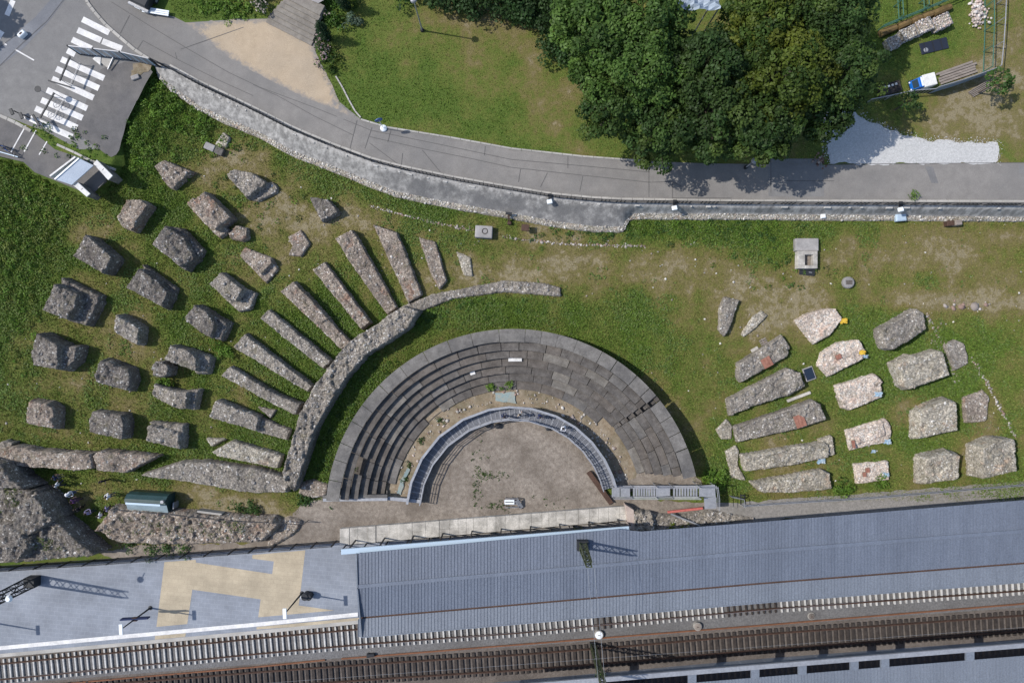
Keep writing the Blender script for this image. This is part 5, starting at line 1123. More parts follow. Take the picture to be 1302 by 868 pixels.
# rack of parked bicycles at the far left edge
def bicycle(p, rz, label):
    r = thing('bicycle', label, 'bicycle', p, rz, 'bicycles against the left-hand rail')
    for x in (-.52, .52):
        w = link('wheel', MB().tube([(x+.33*math.cos(q), 0, .34+.33*math.sin(q)) for q in np.linspace(0, 6.283, 17)], .025, 5, False).mesh('wheel', M['steel_dark']), r)
        mb = MB()
        for k in range(6): q = k*1.047; mb.bar((x,0,.34), (x+.32*math.cos(q),0,.34+.32*math.sin(q)), .012)
        link('spokes', mb.mesh('spokes', M['steel']), w)
    f = MB(); f.tube([(-.52,0,.34),(-.1,0,.32),(-.22,0,.8),(-.52,0,.34)], .022).tube([(-.1,0,.32),(.38,0,.78),(-.2,0,.74)], .024).tube([(.52,0,.34),(.36,0,.92)], .022); link('frame', f.mesh('frame', M['c_blue']), r)
    link('saddle', MB().box((-.24,0,.86), (.27,.15,.06)).mesh('saddle', M['steel_dark'], .02), r)
    link('handlebar', MB().tube([(.25,-.28,.98),(.36,-.1,.96),(.36,.1,.96),(.25,.28,.98)], .018, 5).mesh('handlebar', M['steel_dark']), r)
bicycle(PG(9,188,0,True), -.35, 'bicycle parked at the left edge below the white parking line'); bicycle(PG(14,193,0,True), -.55, 'bicycle leaning beside the first one, nearer the mossy stones')
r = thing('bike_rail', 'pale metal rail beside the parked bicycles at the left edge', 'rail', PG(5,195,0,True)); link('rail', MB().tube([(-2.5,.8,.5),(0,0,.5),(1.6,-.45,.4)], .05, 6).mesh('rail', M['gutter']), r)
for t in (-2.2, -.5, 1.3): link('post', MB().bar((t,-t*.3,0),(t,-t*.3,.5),.07).mesh('post', M['steel']), r)
# road sign with blue disc
r = thing('round_road_sign', 'round blue road sign on a post with a white concrete foot, at the lawn kerb', 'sign', PG(488,163.5,0,True))
link('foot', MB().lathe([(.33,0),(.3,.18),(.12,.3)], n=14).mesh('foot', M['white_metal']), r); link('pole', MB().tube([(0,0,.2),(0,0,2.5)], .035, 6).mesh('pole', M['white_metal']), r)
link('disc', MB().tube([(0,-.03,2.45),(0,.03,2.45)], .36, 18).mesh('disc', M['blue_plastic']), r)
r.rotation_euler.z = .35
# dark car corner and bench at the top
r = thing('parked_trailer', 'dark covered trailer at the top edge above the road, only its rear end in view', 'trailer', PG(185,0,0,True), -.45)
link('body', MB().box((0,.6,.75), (2.2,3.0,.9)).mesh('body', M['steel_dark'], .1), r); link('bumper', MB().box((.1,-1.0,.5), (2.1,.3,.3)).mesh('bumper', M['steel'], .04), r)
for x in (-1.1, 1.1):
    w = link('wheel', MB().tube([(x-.1,.3,.32),(x+.1,.3,.32)], .32, 14).mesh('wheel', M['steel_dark']), r); link('rim', MB().tube([(x-.11,.3,.32),(x+.11,.3,.32)], .17, 10).mesh('rim', M['steel']), w)
link('number_board', MB().box((.1,-1.17,.6), (.6,.03,.14)).mesh('number_board', M['white_metal']), r)
r = thing('white_bench', 'white slatted bench beside the road under the dark trailer', 'bench', PG(201,17.5,0,True), -.16)
for y in (-.18, 0, .18): link('seat_slat', MB().box((0,y,.45), (2.5,.15,.05)).mesh('seat_slat', M['white_metal'], .01), r)
for x in (-1.0, 1.0): link('leg', MB().box((x,0,.22), (.1,.45,.44)).mesh('leg', M['steel']), r)
# ------------------------------------------------------------------ stones and cabinets on the grass
r = thing('stone_altar', 'squared stone block with a round carved mark on top, right of the pier fan', 'stone', PG(615.5,296,0), -.06)
link('block', MB().box((0,0,.35), (1.65,1.15,.75)).mesh('block', M['concrete'], .06), r); link('carved_ring', MB().tube([(.1+.25*math.cos(q), .05+.25*math.sin(q), .735) for q in np.linspace(0,6.283,17)], .05, 5, False).mesh('carved_ring', M['slab']), r)
r = thing('info_lectern', 'small brown info lectern on the grass beside the round-marked stone', 'sign', PG(667.5,291.5,0), -.05); link('panel', MB().box((0,0,.95), (.72,.62,.06)).mesh('panel', M['rust'], .01), r); link('post', MB().box((0,-.1,.45), (.12,.12,.95)).mesh('post', M['steel_dark']), r)
# stone well
r = thing('stone_well', 'square stone well frame with a dark shaft in the upper right grass', 'well', PG(1023,332,0))
for c, d in (((0,.72,.35),(1.9,.35,.7)), ((0,-.62,.35),(1.9,.3,.7)), ((-.6,.05,.35),(.7,1.05,.7)), ((.75,.05,.35),(.4,1.05,.7))): link('frame_stone', MB().box(c, d).mesh('frame_stone', M['stagewall'], .03), r)
link('shaft_floor', MB().box((.1,.05,.05), (.8,1.0,.1)).mesh('shaft_floor', M['earth']), r)
r = thing('stone_slab', 'broad dark stone slab behind the square well', 'stone', PG(1023,312,0), 0); link('slab_top', MB().box((0,0,.3), (2.2,1.2,.6)).mesh('slab_top', M['concrete'], .05), r)
r = thing('dark_plate', 'dark metal plate lying askew in front of the square well', 'plate', PG(1025.5,346,0), -.12); link('sheet', MB().box((0,0,.12), (1.5,.62,.06)).mesh('sheet', M['steel_dark'], .01), r); link('grip', MB().box((.3,0,.16), (.3,.06,.03)).mesh('grip', M['steel']), r)
r = thing('round_stone', 'small round stone drum with a square socket in the grass', 'stone', PG(1076.5,359.5,0)); link('drum', MB().lathe([(.5,0),(.58,.15),(.55,.42),(.45,.5)], n=14).mesh('drum', M['concrete']), r); link('socket', MB().box((0,0,.505), (.6,.4,.03)).mesh('socket', M['slab_b']), r)
r = thing('stone_block', 'loose dark squared stone block in two halves, up in the lush grass', 'stone', PG(275,191,0), -.42); link('pale_half', MB().box((-.5,0,.25), (1.0,.65,.5)).mesh('pale_half', M['concrete'], .04), r); link('dark_half', MB().box((.45,0,.22), (.85,.7,.45)).mesh('dark_half', M['slab'], .05), r)
r = thing('square_tray', 'dark square tray filled with blue-black water, beside the long grey pier', 'tray', PG(1028,475,0), .35); link('rim', MB().box((0,0,.1), (1.0,1.3,.2)).mesh('rim', M['concrete'], .02), r); link('dark_water', MB().box((0,0,.2), (.85,1.12,.03)).mesh('dark_water', mat('dark_water', (.02,.03,.05), .15)), r)
r = thing('stone_kerb_piece', 'long pale stone strip lying in the grass below the second long pier', 'stone', PG(1015,504,0), .36); link('strip', MB().box((0,0,.1), (2.4,.28,.22)).mesh('strip', M['stagewall'], .03), r)
r = thing('wooden_pallet', 'small grey slatted pallet in the grass left of the brick-panelled pier', 'pallet', PG(970,434,0), .5)
for y in (-.2, 0, .2): link('slat', MB().box((0,y,.1), (.7,.12,.06)).mesh('slat', M['wood']), r)
link('bearer', MB().box((0,0,.04), (.1,.6,.08)).mesh('bearer', M['wood']), r)
r = thing('stone_kerb_piece', 'short pale stone next to the slatted pallet', 'stone', PG(959,444,0), .5); link('strip', MB().box((0,0,.08), (.75,.3,.16)).mesh('strip', M['stagewall'], .04), r)
def brick_panel(name, label, x, y, h, d, rz, m='brick'):
    r = thing(name, label, 'brick panel', PG(x, y, h), rz); nx = max(2, int(d[0]/.26)); ny = max(2, int(d[1]/.14))
    ms = MB().box((0,0,0), (d[0]/nx-.02, d[1]/ny-.018, .08)).mesh('brick', M[m])
    link('bed', MB().box((0,0,-.03), d + (.1,)).mesh('bed', M['earth']), r)
    for i in range(nx):
        for j in range(ny): link('brick', ms, r, ((i+.5)*d[0]/nx - d[0]/2, (j+.5)*d[1]/ny - d[1]/2, .03 + random.uniform(-.012,.012)))
brick_panel('brick_panel', 'square red brick panel set on the grey pier', 975, 460.5, .97, (.95,.95), .5)
brick_panel('brick_panel', 'small red brick patch on the ragged whitish block', 1066, 453.5, .88, (.55,.45), .4)
brick_panel('brick_panel', 'brownish red brick patch on the long grey pier', 1017, 535, 1.1, (1.0,1.2), .35)
brick_panel('brick_panel', 'narrow red brick patch at the left end of a whitish block', 1085, 564.5, .78, (.3,.75), .2)
brick_panel('brick_panel', 'upper dark red patch on the small flat whitish block', 1103, 597.5, .6, (.4,.45), .1); brick_panel('brick_panel', 'lower dark red patch on the small flat whitish block', 1099, 603, .6, (.35,.45), .1)
def cloth(name, label, x, y, h, m, w=.6):
    n = 7; V = []; F = []; c = PG(x, y, h)
    for i in range(n):
        for j in range(n): V.append((w*.9*(i/6-.5) + random.gauss(0,.06), w*.6*(j/6-.5) + random.gauss(0,.05), random.uniform(0,.1) + .06))
    for i in range(n-1):
        for j in range(n-1): F.append((i*n+j, i*n+n+j, i*n+n+j+1, i*n+j+1))
    me = bpy.data.meshes.new(name); me.from_pydata(V, [], F); me.materials.append(M[m]); o = link(name, me, None, c); tag(o, label, 'cloth')
M['yellow'] = mat('yellow_cloth', (.55,.36,.04), .7); M['bluewhite'] = speckled('blue_white_plastic', (.16,.3,.42), (.5,.54,.56), 4, 2, .3, .5, .002, .2, local=True)
cloth('yellow_cloth', 'crumpled yellow cloth on the corner of the pinkish block', 1072, 408, .5, 'yellow', .75); cloth('yellow_cloth', 'crumpled yellow cloth on the ragged whitish block', 1096, 448, .8, 'yellow', .65)
cloth('plastic_sheet', 'crumpled blue and white plastic on the squarish stained block', 1116, 501, .85, 'bluewhite', .75); cloth('plastic_sheet', 'crumpled blue and white plastic on the brick-rimmed block', 1128, 561, .6, 'bluewhite', .75)
cloth('plastic_sheet', 'pale blue plastic in the grass below the long pale pier', 1044, 585.5, .2, 'bluewhite', .8); cloth('plastic_sheet', 'scrap of blue plastic on the smallest flat whitish block', 1126, 603, .6, 'bluewhite', .6); cloth('plastic_sheet', 'small white scrap in the grass under the brick-rimmed block', 1110, 573.5, .05, 'bluewhite', .4)
for x, y in ((1069,456),): cloth('plastic_sheet', 'white and blue scrap at the right edge of the ragged whitish block', 1100, 453, .7, 'bluewhite', .45)
# wall fittings
for x, y, d, m, l in ((1045,275.5,(.45,.4,.35),'white_metal','small white box on the rubble footing of the wall'), (1143,276.5,(1.0,.8,.4),'gutter','pale blue cabinet on the rubble footing of the wall'), (1204,285,(.7,.5,.6),'rust','brown metal box half, left, on the grass under the wall'), (1213,284.5,(.65,.5,.75),'wood','greyish brown crate next to the brown metal box')):
    r = thing('wall_cabinet', l, 'box', PG(x, y, .25 if y < 280 else 0)); link('body', MB().box((0,0,d[2]/2), d, .1).mesh('body', M[m], .04), r); link('lid', MB().box((0,0,d[2]+.02), (d[0]*.8, d[1]*.8, .05), .1).mesh('lid', M[m], .01), r)
for x, y, l in ((699,252,'white floodlight with a black bracket on the retaining wall'), (858,260,'white floodlight on the wall rail near the tree shadow'), (1146,262,'pale round lamp on the wall rail above the blue cabinet')):
    z = 3.3; r = thing('wall_floodlight', l, 'floodlight', (*P(x, y, z), z)); link('head', MB().box((0,-.3,-.1), (.5,.4,.25), .2).mesh('head', M['white_metal'], .05), r); link('bracket', MB().box((.02,.15,-.1), (.3,.6,.12)).mesh('bracket', M['steel_dark']), r)
r = thing('rusty_post', 'rusty dark post with a crossbar standing on the wall footing', 'post', PG(647,278,.1)); link('pole', MB().bar((0,-.4,0),(.0,.35,.9),.16).mesh('pole', M['rust']), r); link('crossbar', MB().bar((-.3,.35,.9),(.3,.3,.9),.22).mesh('crossbar', M['steel_dark']), r); link('foot', MB().box((.05,-.45,.1), (.4,.3,.3)).mesh('foot', M['rust'], .05), r)

# ------------------------------------------------------------------ work yard, top right
def PU3(x, y, h=0): return Vector(PG(x, y, h, True))
def gabion(x, y, d, rz, label, pal='pale'):
    r = thing('gabion', label, 'gabion', PU3(x, y), rz); w, l, h = d
    n = int(w*l*70); p = np.c_[RNG.uniform(-w/2, w/2, n), RNG.uniform(-l/2, l/2, n), RNG.uniform(h*.75, h*1.0, n)]
    m = int((w+l)*h*45); side = np.c_[RNG.uniform(-w/2, w/2, m), RNG.choice([-l/2, l/2], m), RNG.uniform(.05, h, m)]
    link('fill_stones', stones_mesh('fill_stones', np.r_[p, side], .06, .13, PAL[pal]), r)['kind'] = 'stuff'
    link('core', MB().box((0,0,h*.45), (w*.96, l*.96, h*.9)).mesh('core', M['rub_pale']), r)
    mb = MB()
    for sx in (-1, 1):
        for z in (.03, h): mb.bar((sx*w/2,-l/2,z), (sx*w/2,l/2,z), .03)
        for sy in (-1, 1): mb.bar((sx*w/2,sy*l/2,0), (sx*w/2,sy*l/2,h), .03)
    for sy in (-1, 1):
        for z in (.03, h): mb.bar((-w/2,sy*l/2,z), (w/2,sy*l/2,z), .03)
    link('cage', mb.mesh('cage', M['steel']), r)
z5 = ZS(1100, 0, 6.43)
PAL['grey_pale'] = PAL['pale']
for (a, b), d, l in zip(z5([(200,372),(318,302),(445,240),(588,208)]), ((1.15,.95,.8),(1.3,1.0,.9),(1.35,1.05,.9),(1.5,1.1,.9)), ('leftmost greyish gabion of the row in the work yard','second gabion from the left in the work yard row','third gabion from the left in the work yard row','right-hand gabion in the work yard row, paler')):
    gabion(a, b, d, .42, l, 'white' if 'paler' in l or 'third' in l else 'pale')
for y, l in ((6,'white stone pile beside the green fence, at the top edge'), (22,'lower white stone pile beside the green fence')):
    c = PU3(1243, y); r = thing('stone_pile', l, 'stones', c); n = 90; link('loose_stones', stones_mesh('loose_stones', np.c_[RNG.normal(0,.35,n), RNG.normal(0,.5,n), abs(RNG.normal(.08,.1,n))], .08, .2, PAL['white']), r)['kind'] = 'stuff'
# rusty troughs behind the gabions
for (a, b), L, l in zip(z5([(170,265),(300,215),(400,175),(495,140),(610,100)]), (1.6,1.2,1.0,1.1,1.7), ('brown mossy log section, leftmost behind the gabions','brown mossy log section, second from the left behind the gabions','short brown mossy log section, third behind the gabions','brown mossy log section, fourth behind the gabions','right-hand brown log section with a pale end, behind the gabions')):
    r = thing('mossy_log', l, 'log', PU3(a, b), .4); link('trunk', MB().tube([(-L/2,0,.3),(0,.03,.33),(L/2,0,.3)], [.32,.34,.3], 9).mesh('trunk', speckled('mossy_bark', (.12,.085,.03), (.2,.13,.06), 3, .8, .5, .95, .02, .6)), r)
    link('cut_end', MB().tube([(L/2,0,.3),(L/2+.02,0,.3)], .27, 9).mesh('cut_end', M['wood']), r)
def pipe_fence(name, label, pts, h, m, step=2.5, rails=(1.0,), solid=None):
    q = [PU3(*p) for p in pts]; r = thing(name, label, 'fence', q[0])
    for f in rails: wpart('rail', MB().tube([v + Vector((0,0,h*f)) for v in q], .045, 6).mesh('rail', M[m]), r)
    d = densify([tuple(v[:2]) for v in q], step, False)
    for x, y in d: z = float(GU(x, y)); wpart('post', MB().tube([(x,y,z),(x,y,z+h)], .05, 6).mesh('post', M[m]), r)
    mb = MB()
    for x, y in densify([tuple(v[:2]) for v in q], .35, False): z = float(GU(x, y)); mb.bar((x,y,z+.1), (x,y,z+h), .014)
    wpart('wire_mesh', mb.mesh('wire_mesh', M[m]), r)['kind'] = 'stuff'
    if solid:
        for A, B in zip(q[:-1], q[1:]): wpart('sheet_panel', MB().bar(A + Vector((0,0,h*.5)), B + Vector((0,0,h*.5)), .03, h*.9).mesh('sheet_panel', M[solid]), r)
M['green_rail'] = mat('green_rail', (.05,.13,.1), .5); M['mesh_blue'] = mat('blue_grey_sheet', (.2,.26,.34), .4)
pipe_fence('yard_fence', 'green pipe fence crossing the work yard behind the brown logs', z5([(105,250),(250,190),(460,105),(730,-10)]), 1.1, 'green_rail', 2.6, (1.0,.5))
pipe_fence('yard_fence', 'green fence running down the right side of the work yard', [(1251,-20),(1251,40),(1249,92)], 1.4, 'green_rail', 2.4, (1.0,.1))
pipe_fence('yard_fence', 'grey pipe fence parallel to the green one on the right', [(1268,-20),(1266,30),(1264,60),(1261,90),(1248,97)], 1.3, 'steel', 2.4, (1.0,))
pipe_fence('yard_fence', 'grey fence with blue-grey sheeting along the front of the work yard', [(1180,119),(1210,110),(1250,96)], 1.7, 'steel', 2.2, (1.0,.05), 'mesh_blue')
pipe_fence('yard_fence', 'low wire fence under the tree edge at the left of the small truck', [(1100,132),(1125,127),(1152,121),(1180,119)], 1.2, 'steel', 2.2, (1.0,))
pipe_fence('yard_fence', 'short green pipe frame standing at the top edge of the work yard', z5([(230,-60),(232,60),(240,185)]), 1.5, 'green_rail', 2.0, (1.0,.5)); pipe_fence('yard_fence', 'second green pipe frame at the top edge, right of the first', z5([(440,-60),(440,30),(445,100)]), 1.5, 'green_rail', 2.0, (1.0,.5))
# small truck
r = thing('small_truck', 'tiny utility truck with a bright blue cab and a white box body', 'truck', PU3(1167, 109), .26); r.scale = (.82,.82,.82)
link('chassis', MB().box((0,0,.42), (2.5,1.15,.15)).mesh('chassis', M['steel_dark']), r)
link('box_body', MB().box((.5,0,1.0), (1.45,1.38,1.0)).mesh('box_body', M['plaster'], .05), r); link('box_latch', MB().box((1.235,.1,1.1), (.03,.12,.2)).mesh('box_latch', M['rust']), r)
cab = MB().add([(-.28,-.66,.45),(-.28,.66,.45),(-.28,.6,1.5),(-.28,-.6,1.5),(-1.25,-.55,.45),(-1.25,.55,.45),(-1.2,.5,.85),(-1.2,-.5,.85),(-.75,.52,1.48),(-.75,-.52,1.48)], [(0,1,2,3),(4,7,6,5),(7,9,8,6),(9,3,2,8),(0,3,9,7,4),(1,5,6,8,2),(0,4,5,1)])
link('cab', cab.mesh('cab', mat('blue_car_paint', (.01,.13,.5), .25, 0, .5), .03), r)
link('windscreen', MB().add([(-1.17,-.44,.9),(-1.17,.44,.9),(-.8,.46,1.43),(-.8,-.46,1.43)], [(0,1,2,3)]).mesh('windscreen', mat('windscreen_glass', (.03,.05,.07), .08, 0, .6)), r); link('roof_plate', MB().box((-.42,0,1.52), (.22,1.0,.05)).mesh('roof_plate', M['white_metal'], .01), r)
for x in (-.85, .75):
    for y in (-.6, .6):
        w = link('wheel', MB().tube([(x,y-.09,.27),(x,y+.09,.27)], .27, 14).mesh('wheel', M['steel_dark']), r); link('rim', MB().tube([(x,y-.1,.27),(x,y+.1,.27)], .14, 10).mesh('rim', M['steel']), w)
for y in (-.4, .4): link('headlight', MB().lathe([(.1,0),(.06,.03)], c=(-1.26,y,.65), n=8).mesh('headlight', M['white_metal']), r)
# planks, dark panel with tyre, leaning poles
r = thing('plank_pile', 'pile of long weathered timber planks beside the blue-grey fence sheeting', 'planks', PU3(1216, 93), .34)
for k in range(5): link('plank', MB().box((random.uniform(-.15,.15), -.48+.24*k, .12+.05*(k % 2)), (3.6,.2,.1), random.uniform(-.02,.02)).mesh('plank', M['wood'], .01), r)
r = thing('plastic_board', 'dark plastic board lying in the long grass of the work yard', 'panel', PU3(1187, 59), .24); link('board', MB().box((0,0,.06), (2.6,1.05,.1)).mesh('board', mat('dark_blue_plastic', (.02,.025,.04), .5), .01), r)
for x in (-.9, -.1, .7): link('rib', MB().box((x,0,.13), (.06,.95,.04)).mesh('rib', M['steel_dark']), r)
link('round_hole', MB().lathe([(.22,.11),(.2,.15),(.1,.15)], c=(-.85,-.2,0), n=12).mesh('round_hole', M['steel']), r)
r = thing('pole_stack', 'brownish poles lying together at the foot of the small right-hand tree', 'poles', PU3(1245, 114), .5)
for k in range(5): link('pole', MB().tube([(-1.0+random.uniform(-.2,.2), -.3+.14*k, .1), (1.0, -.3+.16*k, .14)], .055, 6).mesh('pole', M['wood']), r)
r = thing('paver_stack', 'dark crates with four pale stones on top in the shade by the truck', 'crates', PU3(1128, 115), .3); link('crate', MB().box((0,0,.3), (2.0,1.0,.6)).mesh('crate', M['wood_dark'], .03), r)
for k in range(4): link('pale_stone', MB().box((-.5+.35*k,.2,.66), (.2,.2,.12)).mesh('pale_stone', M['plaster'], .03), r)
r = thing('blue_tarpaulin', 'pale blue tarpaulin roof glimpsed through the tree crowns at the top edge', 'tarpaulin', (*P(888,4,11.5), 3.0))
V = []; F = []; n = 9
for i in range(n):
    for j in range(n): V.append((-1.7+3.4*i/8, -.6+1.6*j/8, 8.6 + .25*math.sin(i*1.7+j) + random.uniform(-.08,.08)))
for i in range(n-1):
    for j in range(n-1): F.append((i*n+j, i*n+n+j, i*n+n+j+1, i*n+j+1))
link('sheet', MB().add(V, F).mesh('sheet', speckled('pale_tarpaulin', (.26,.32,.4), (.36,.42,.48), 2, 1, .3, .5, .01, .3)), r)
for x, y in ((-1.6,-.5),(1.6,-.5),(-1.6,.9),(1.6,.9)): link('pole', MB().tube([(x,y,0),(x,y,8.6)], .06, 6).mesh('pole', M['steel']), r)
r = thing('rusty_scrap', 'brown scrap heap on the road edge by the white gravel', 'scrap', PU3(1044, 204)); link('loose_pieces', stones_mesh('loose_pieces', np.c_[RNG.normal(0,.35,40), RNG.normal(0,.3,40), RNG.uniform(0,.1,40)], .06, .16, [(.1,.06,.05),(.2,.13,.1),(.3,.25,.22)]), r)['kind'] = 'stuff'
# ================================================================== PEOPLE
def body_mesh(pose):
    """one continuous skinned figure, 1.72 m tall, facing +x; returns mesh (material slots skin, top, trousers, shoes)"""
    V = []; E = []; R = []
    def v(p, r, par=None):
        V.append(p); R.append(r); 
        if par is not None: E.append((par, len(V)-1))
        return len(V)-1
    lean = pose.get('lean', 0)
    pel = v((0,0,.95), (.15,.12)); wa = v((lean*.3,0,1.12), (.125,.105), pel); ch = v((lean*.7,0,1.32), (.155,.12), wa); sh = v((lean,0,1.43), (.11,.09), ch)
    nk = v((lean+.01,0,1.49), (.05,.05), sh); hd = v((lean+.03,0,1.58), (.085,.075), nk); v((lean+.04,0,1.66), (.085,.08), hd); 
    for s, st, ar in ((-1, pose['legs'][0], pose['arms'][0]), (1, pose['legs'][1], pose['arms'][1])):
        hp = v((0,s*.1,.88), (.095,.09), pel); kn = v((st*.5+.02,s*.11,.48), (.06,.055), hp); an = v((st-.02,s*.11,.09), (.042,.04), kn); v((st+.14,s*.13,.04), (.04,.035), an)
        so = v((lean,s*.19,1.41), (.06,.055), ch); el = v((lean+ar[0][0],s*(.24+ar[0][1]),ar[0][2]), (.042,.04), so); wr = v((lean+ar[1][0],s*(.24+ar[1][1]),ar[1][2]), (.03,.028), el)
        d = Vector(V[wr]) - Vector(V[el]); d.normalize(); pm = v(tuple(Vector(V[wr]) + d*.06), (.036,.02), wr)
        for k, L in ((-1.5,.07),(-.5,.085),(.5,.08),(1.5,.065)):
            f1 = v(tuple(Vector(V[pm]) + d*.04 + Vector((k*.017,0,0))), (.009,.009), pm); v(tuple(Vector(V[f1]) + d*L*.6 + Vector((0,-s*.02,0))), (.007,.007), f1)
        v(tuple(Vector(V[wr]) + d*.06 + Vector((.05,0,.0))), (.01,.01), wr)
    me = bpy.data.meshes.new('sk'); me.from_pydata(V, E, []); o = bpy.data.objects.new('sk', me); COL.objects.link(o)
    m = o.modifiers.new('s', 'SKIN'); m.use_smooth_shade = True
    for i, sv in enumerate(me.skin_vertices[0].data): sv.radius = R[i]; sv.use_root = (i == 0)
    o.modifiers.new('u', 'SUBSURF').levels = 1
    dg = bpy.context.evaluated_depsgraph_get(); res = bpy.data.meshes.new_from_object(o.evaluated_get(dg)); bpy.data.objects.remove(o); return res
POSES = [dict(legs=(.05,-.05), arms=(((0,.05,1.12),(.06,.05,.88)), ((.02,.05,1.12),(.25,-.05,1.02)))),
         dict(legs=(.25,-.2), arms=(((.1,.04,1.13),(.22,.02,.92)), ((-.1,.04,1.13),(-.12,.04,.88))), lean=.04),
         dict(legs=(.0,.04), arms=(((.08,.08,1.15),(.3,-.12,1.15)), ((.08,.08,1.15),(.3,-.12,1.17)))), ]
BODY = [body_mesh(p) for p in POSES]
HAIRM = MB().lathe([(.098,1.575),(.106,1.64),(.095,1.71),(.05,1.75),(.01,1.755)], c=(.02,0,0), n=12).mesh('hair', M['hair'], smooth=True)
HATM = MB().lathe([(.17,1.66),(.17,1.675),(.10,1.68),(.1,1.76),(.02,1.78)], c=(.03,0,0), n=14).mesh('sun_hat', M['c_white'], smooth=True)
def person(p, rz, pose, top, bot, label, hat=False, bag=None, h=1.0, group=None):
    r = thing('person', label, 'person', p, rz, group); me = BODY[pose].copy(); me.materials.clear()
    for k in ('skin', top, bot, 'c_black'): me.materials.append(M[k] if k in M else M['c_'+k])
    co = [q.center for q in me.polygons]
    me.polygons.foreach_set('material_index', [3 if c.z < .09 else 2 if c.z < .98 else 1 if (c.z < 1.46 and not (c.z < 1.02 or (abs(c.y) > .22 and c.z < 1.16))) else 0 for c in co])
    o = link('body', me, r); o.scale = (h,h,h); q = link('sun_hat' if hat else 'hair', HATM if hat else HAIRM, r); q.scale = (h,h,h); q.location.x = POSES[pose].get('lean', 0)
    if bag: link('backpack', MB().box((-.2,0,1.2), (.16,.3,.42)).mesh('backpack', M['c_'+bag], .04), r)
VG = 'visitors standing below the ruined wall'
for x, y, rz, ps, t, b, l, hat, bag in [
  (80.5,604,.4,0,'navy','grey','person in a dark blue top, topmost of the group below the long rubble wall',0,None),
  (83,613,2.6,1,'white','navy','person in a white shirt and dark trousers, second from the top of the group',0,None),
  (98,624,-.4,2,'white','blue','person in a white sun hat and bright blue trousers',1,None),
  (103,633,.8,0,'purple','purple','person dressed in purple with a maroon backpack',0,'maroon'),
  (108,643,2.2,0,'black','black','person in black at the lower left of the group, close to the tall ruin shadow',0,'black'),
  (121,648,1.2,2,'lilac','navy','person in a pale lilac shirt next to the person in black',0,None),
  (137,651,2.9,1,'white','black','person in a white top and black trousers, lowest of the group',0,None),
  (145,643,.3,1,'lilac','purple','person in purple and grey walking towards the green shed',0,None),
  (139,608.5,-1.5,0,'black','black','person in black standing alone near the pointed wall end',0,None),
  (147,627.5,3.0,2,'white','denim','person in a pale top and blue jeans left of the green shed',0,None)]:
    person(PG(x, y, 0), rz, ps, t, b, l, hat, bag, 1, VG)
WG = 'people on the curved walkway'
for x, y, rz, ps, t, b, l in [(641,528,1.2,2,'navy','navy','person in dark blue leaning over the walkway, leftmost of four'), (661,525.5,2.0,1,'beige','white','person in pale beige clothes on the walkway'),
                              (686,528,-1.2,0,'navy','black','person in a dark jacket with a backpack on the walkway'), (714,541.5,-.8,2,'white','black','person in a white shirt on the right-hand part of the walkway')]:
    person((*P(x, y, .75), .78), rz, ps, t, b, l, False, 'navy' if 'backpack' in l else None, 1, WG)

# ================================================================== VEGETATION
def leaf_quads(C, Nn, size, col, aspect=.6):
    """diamond leaves at C with normals Nn"""
    n = len(C); Nn = Nn/np.linalg.norm(Nn, axis=1, keepdims=True)
    t = RNG.normal(0, 1, (n,3)); t -= (t*Nn).sum(1, keepdims=True)*Nn; t /= np.linalg.norm(t, axis=1, keepdims=True); b = np.cross(Nn, t)
    s = (size*RNG.uniform(.65, 1.3, n))[:,None]
    V = np.stack([C + t*s, C + b*s*aspect + Nn*s*.12, C - t*s, C - b*s*aspect + Nn*s*.12], 1)
    return V.reshape(-1,3), np.arange(n*4).reshape(-1,4), np.repeat(col, 4, 0)
def blob_leaves(centres, radii, per, col, jit=.18, up=.35):
    Cs = []; Ns = []; Ks = []
    for c, r in zip(centres, radii):
        n = int(per*r*r); d = RNG.normal(0, 1, (n,3)); d[:,2] = d[:,2]*.9 + up; d /= np.linalg.norm(d, axis=1, keepdims=True)
        rr = r*RNG.uniform(.55, 1.08, n)**.6
        Cs.append(np.array(c)[None] + d*rr[:,None]*np.array([1,1,.75])); Ns.append(d*.7 + RNG.normal(0, .55, (n,3)) + np.array([0,0,.5]))
        base = np.array(col[RNG.integers(0, len(col))])*RNG.uniform(1-jit, 1+jit)
        Ks.append(base[None]*RNG.uniform(.75, 1.25, (n,1)))
    return np.concatenate(Cs), np.concatenate(Ns), np.concatenate(Ks)
GREEN = [(.055,.115,.026),(.07,.14,.032),(.045,.095,.024)]; DARK = [(.03,.062,.018),(.04,.08,.022),(.032,.07,.02)]; YEL = [(.075,.115,.018),(.09,.125,.02),(.06,.105,.02),(.045,.09,.02)]; MID = [(.046,.095,.024),(.034,.075,.022),(.064,.112,.028)]
GOLD = [(.26,.24,.05),(.2,.2,.05),(.12,.15,.04)]
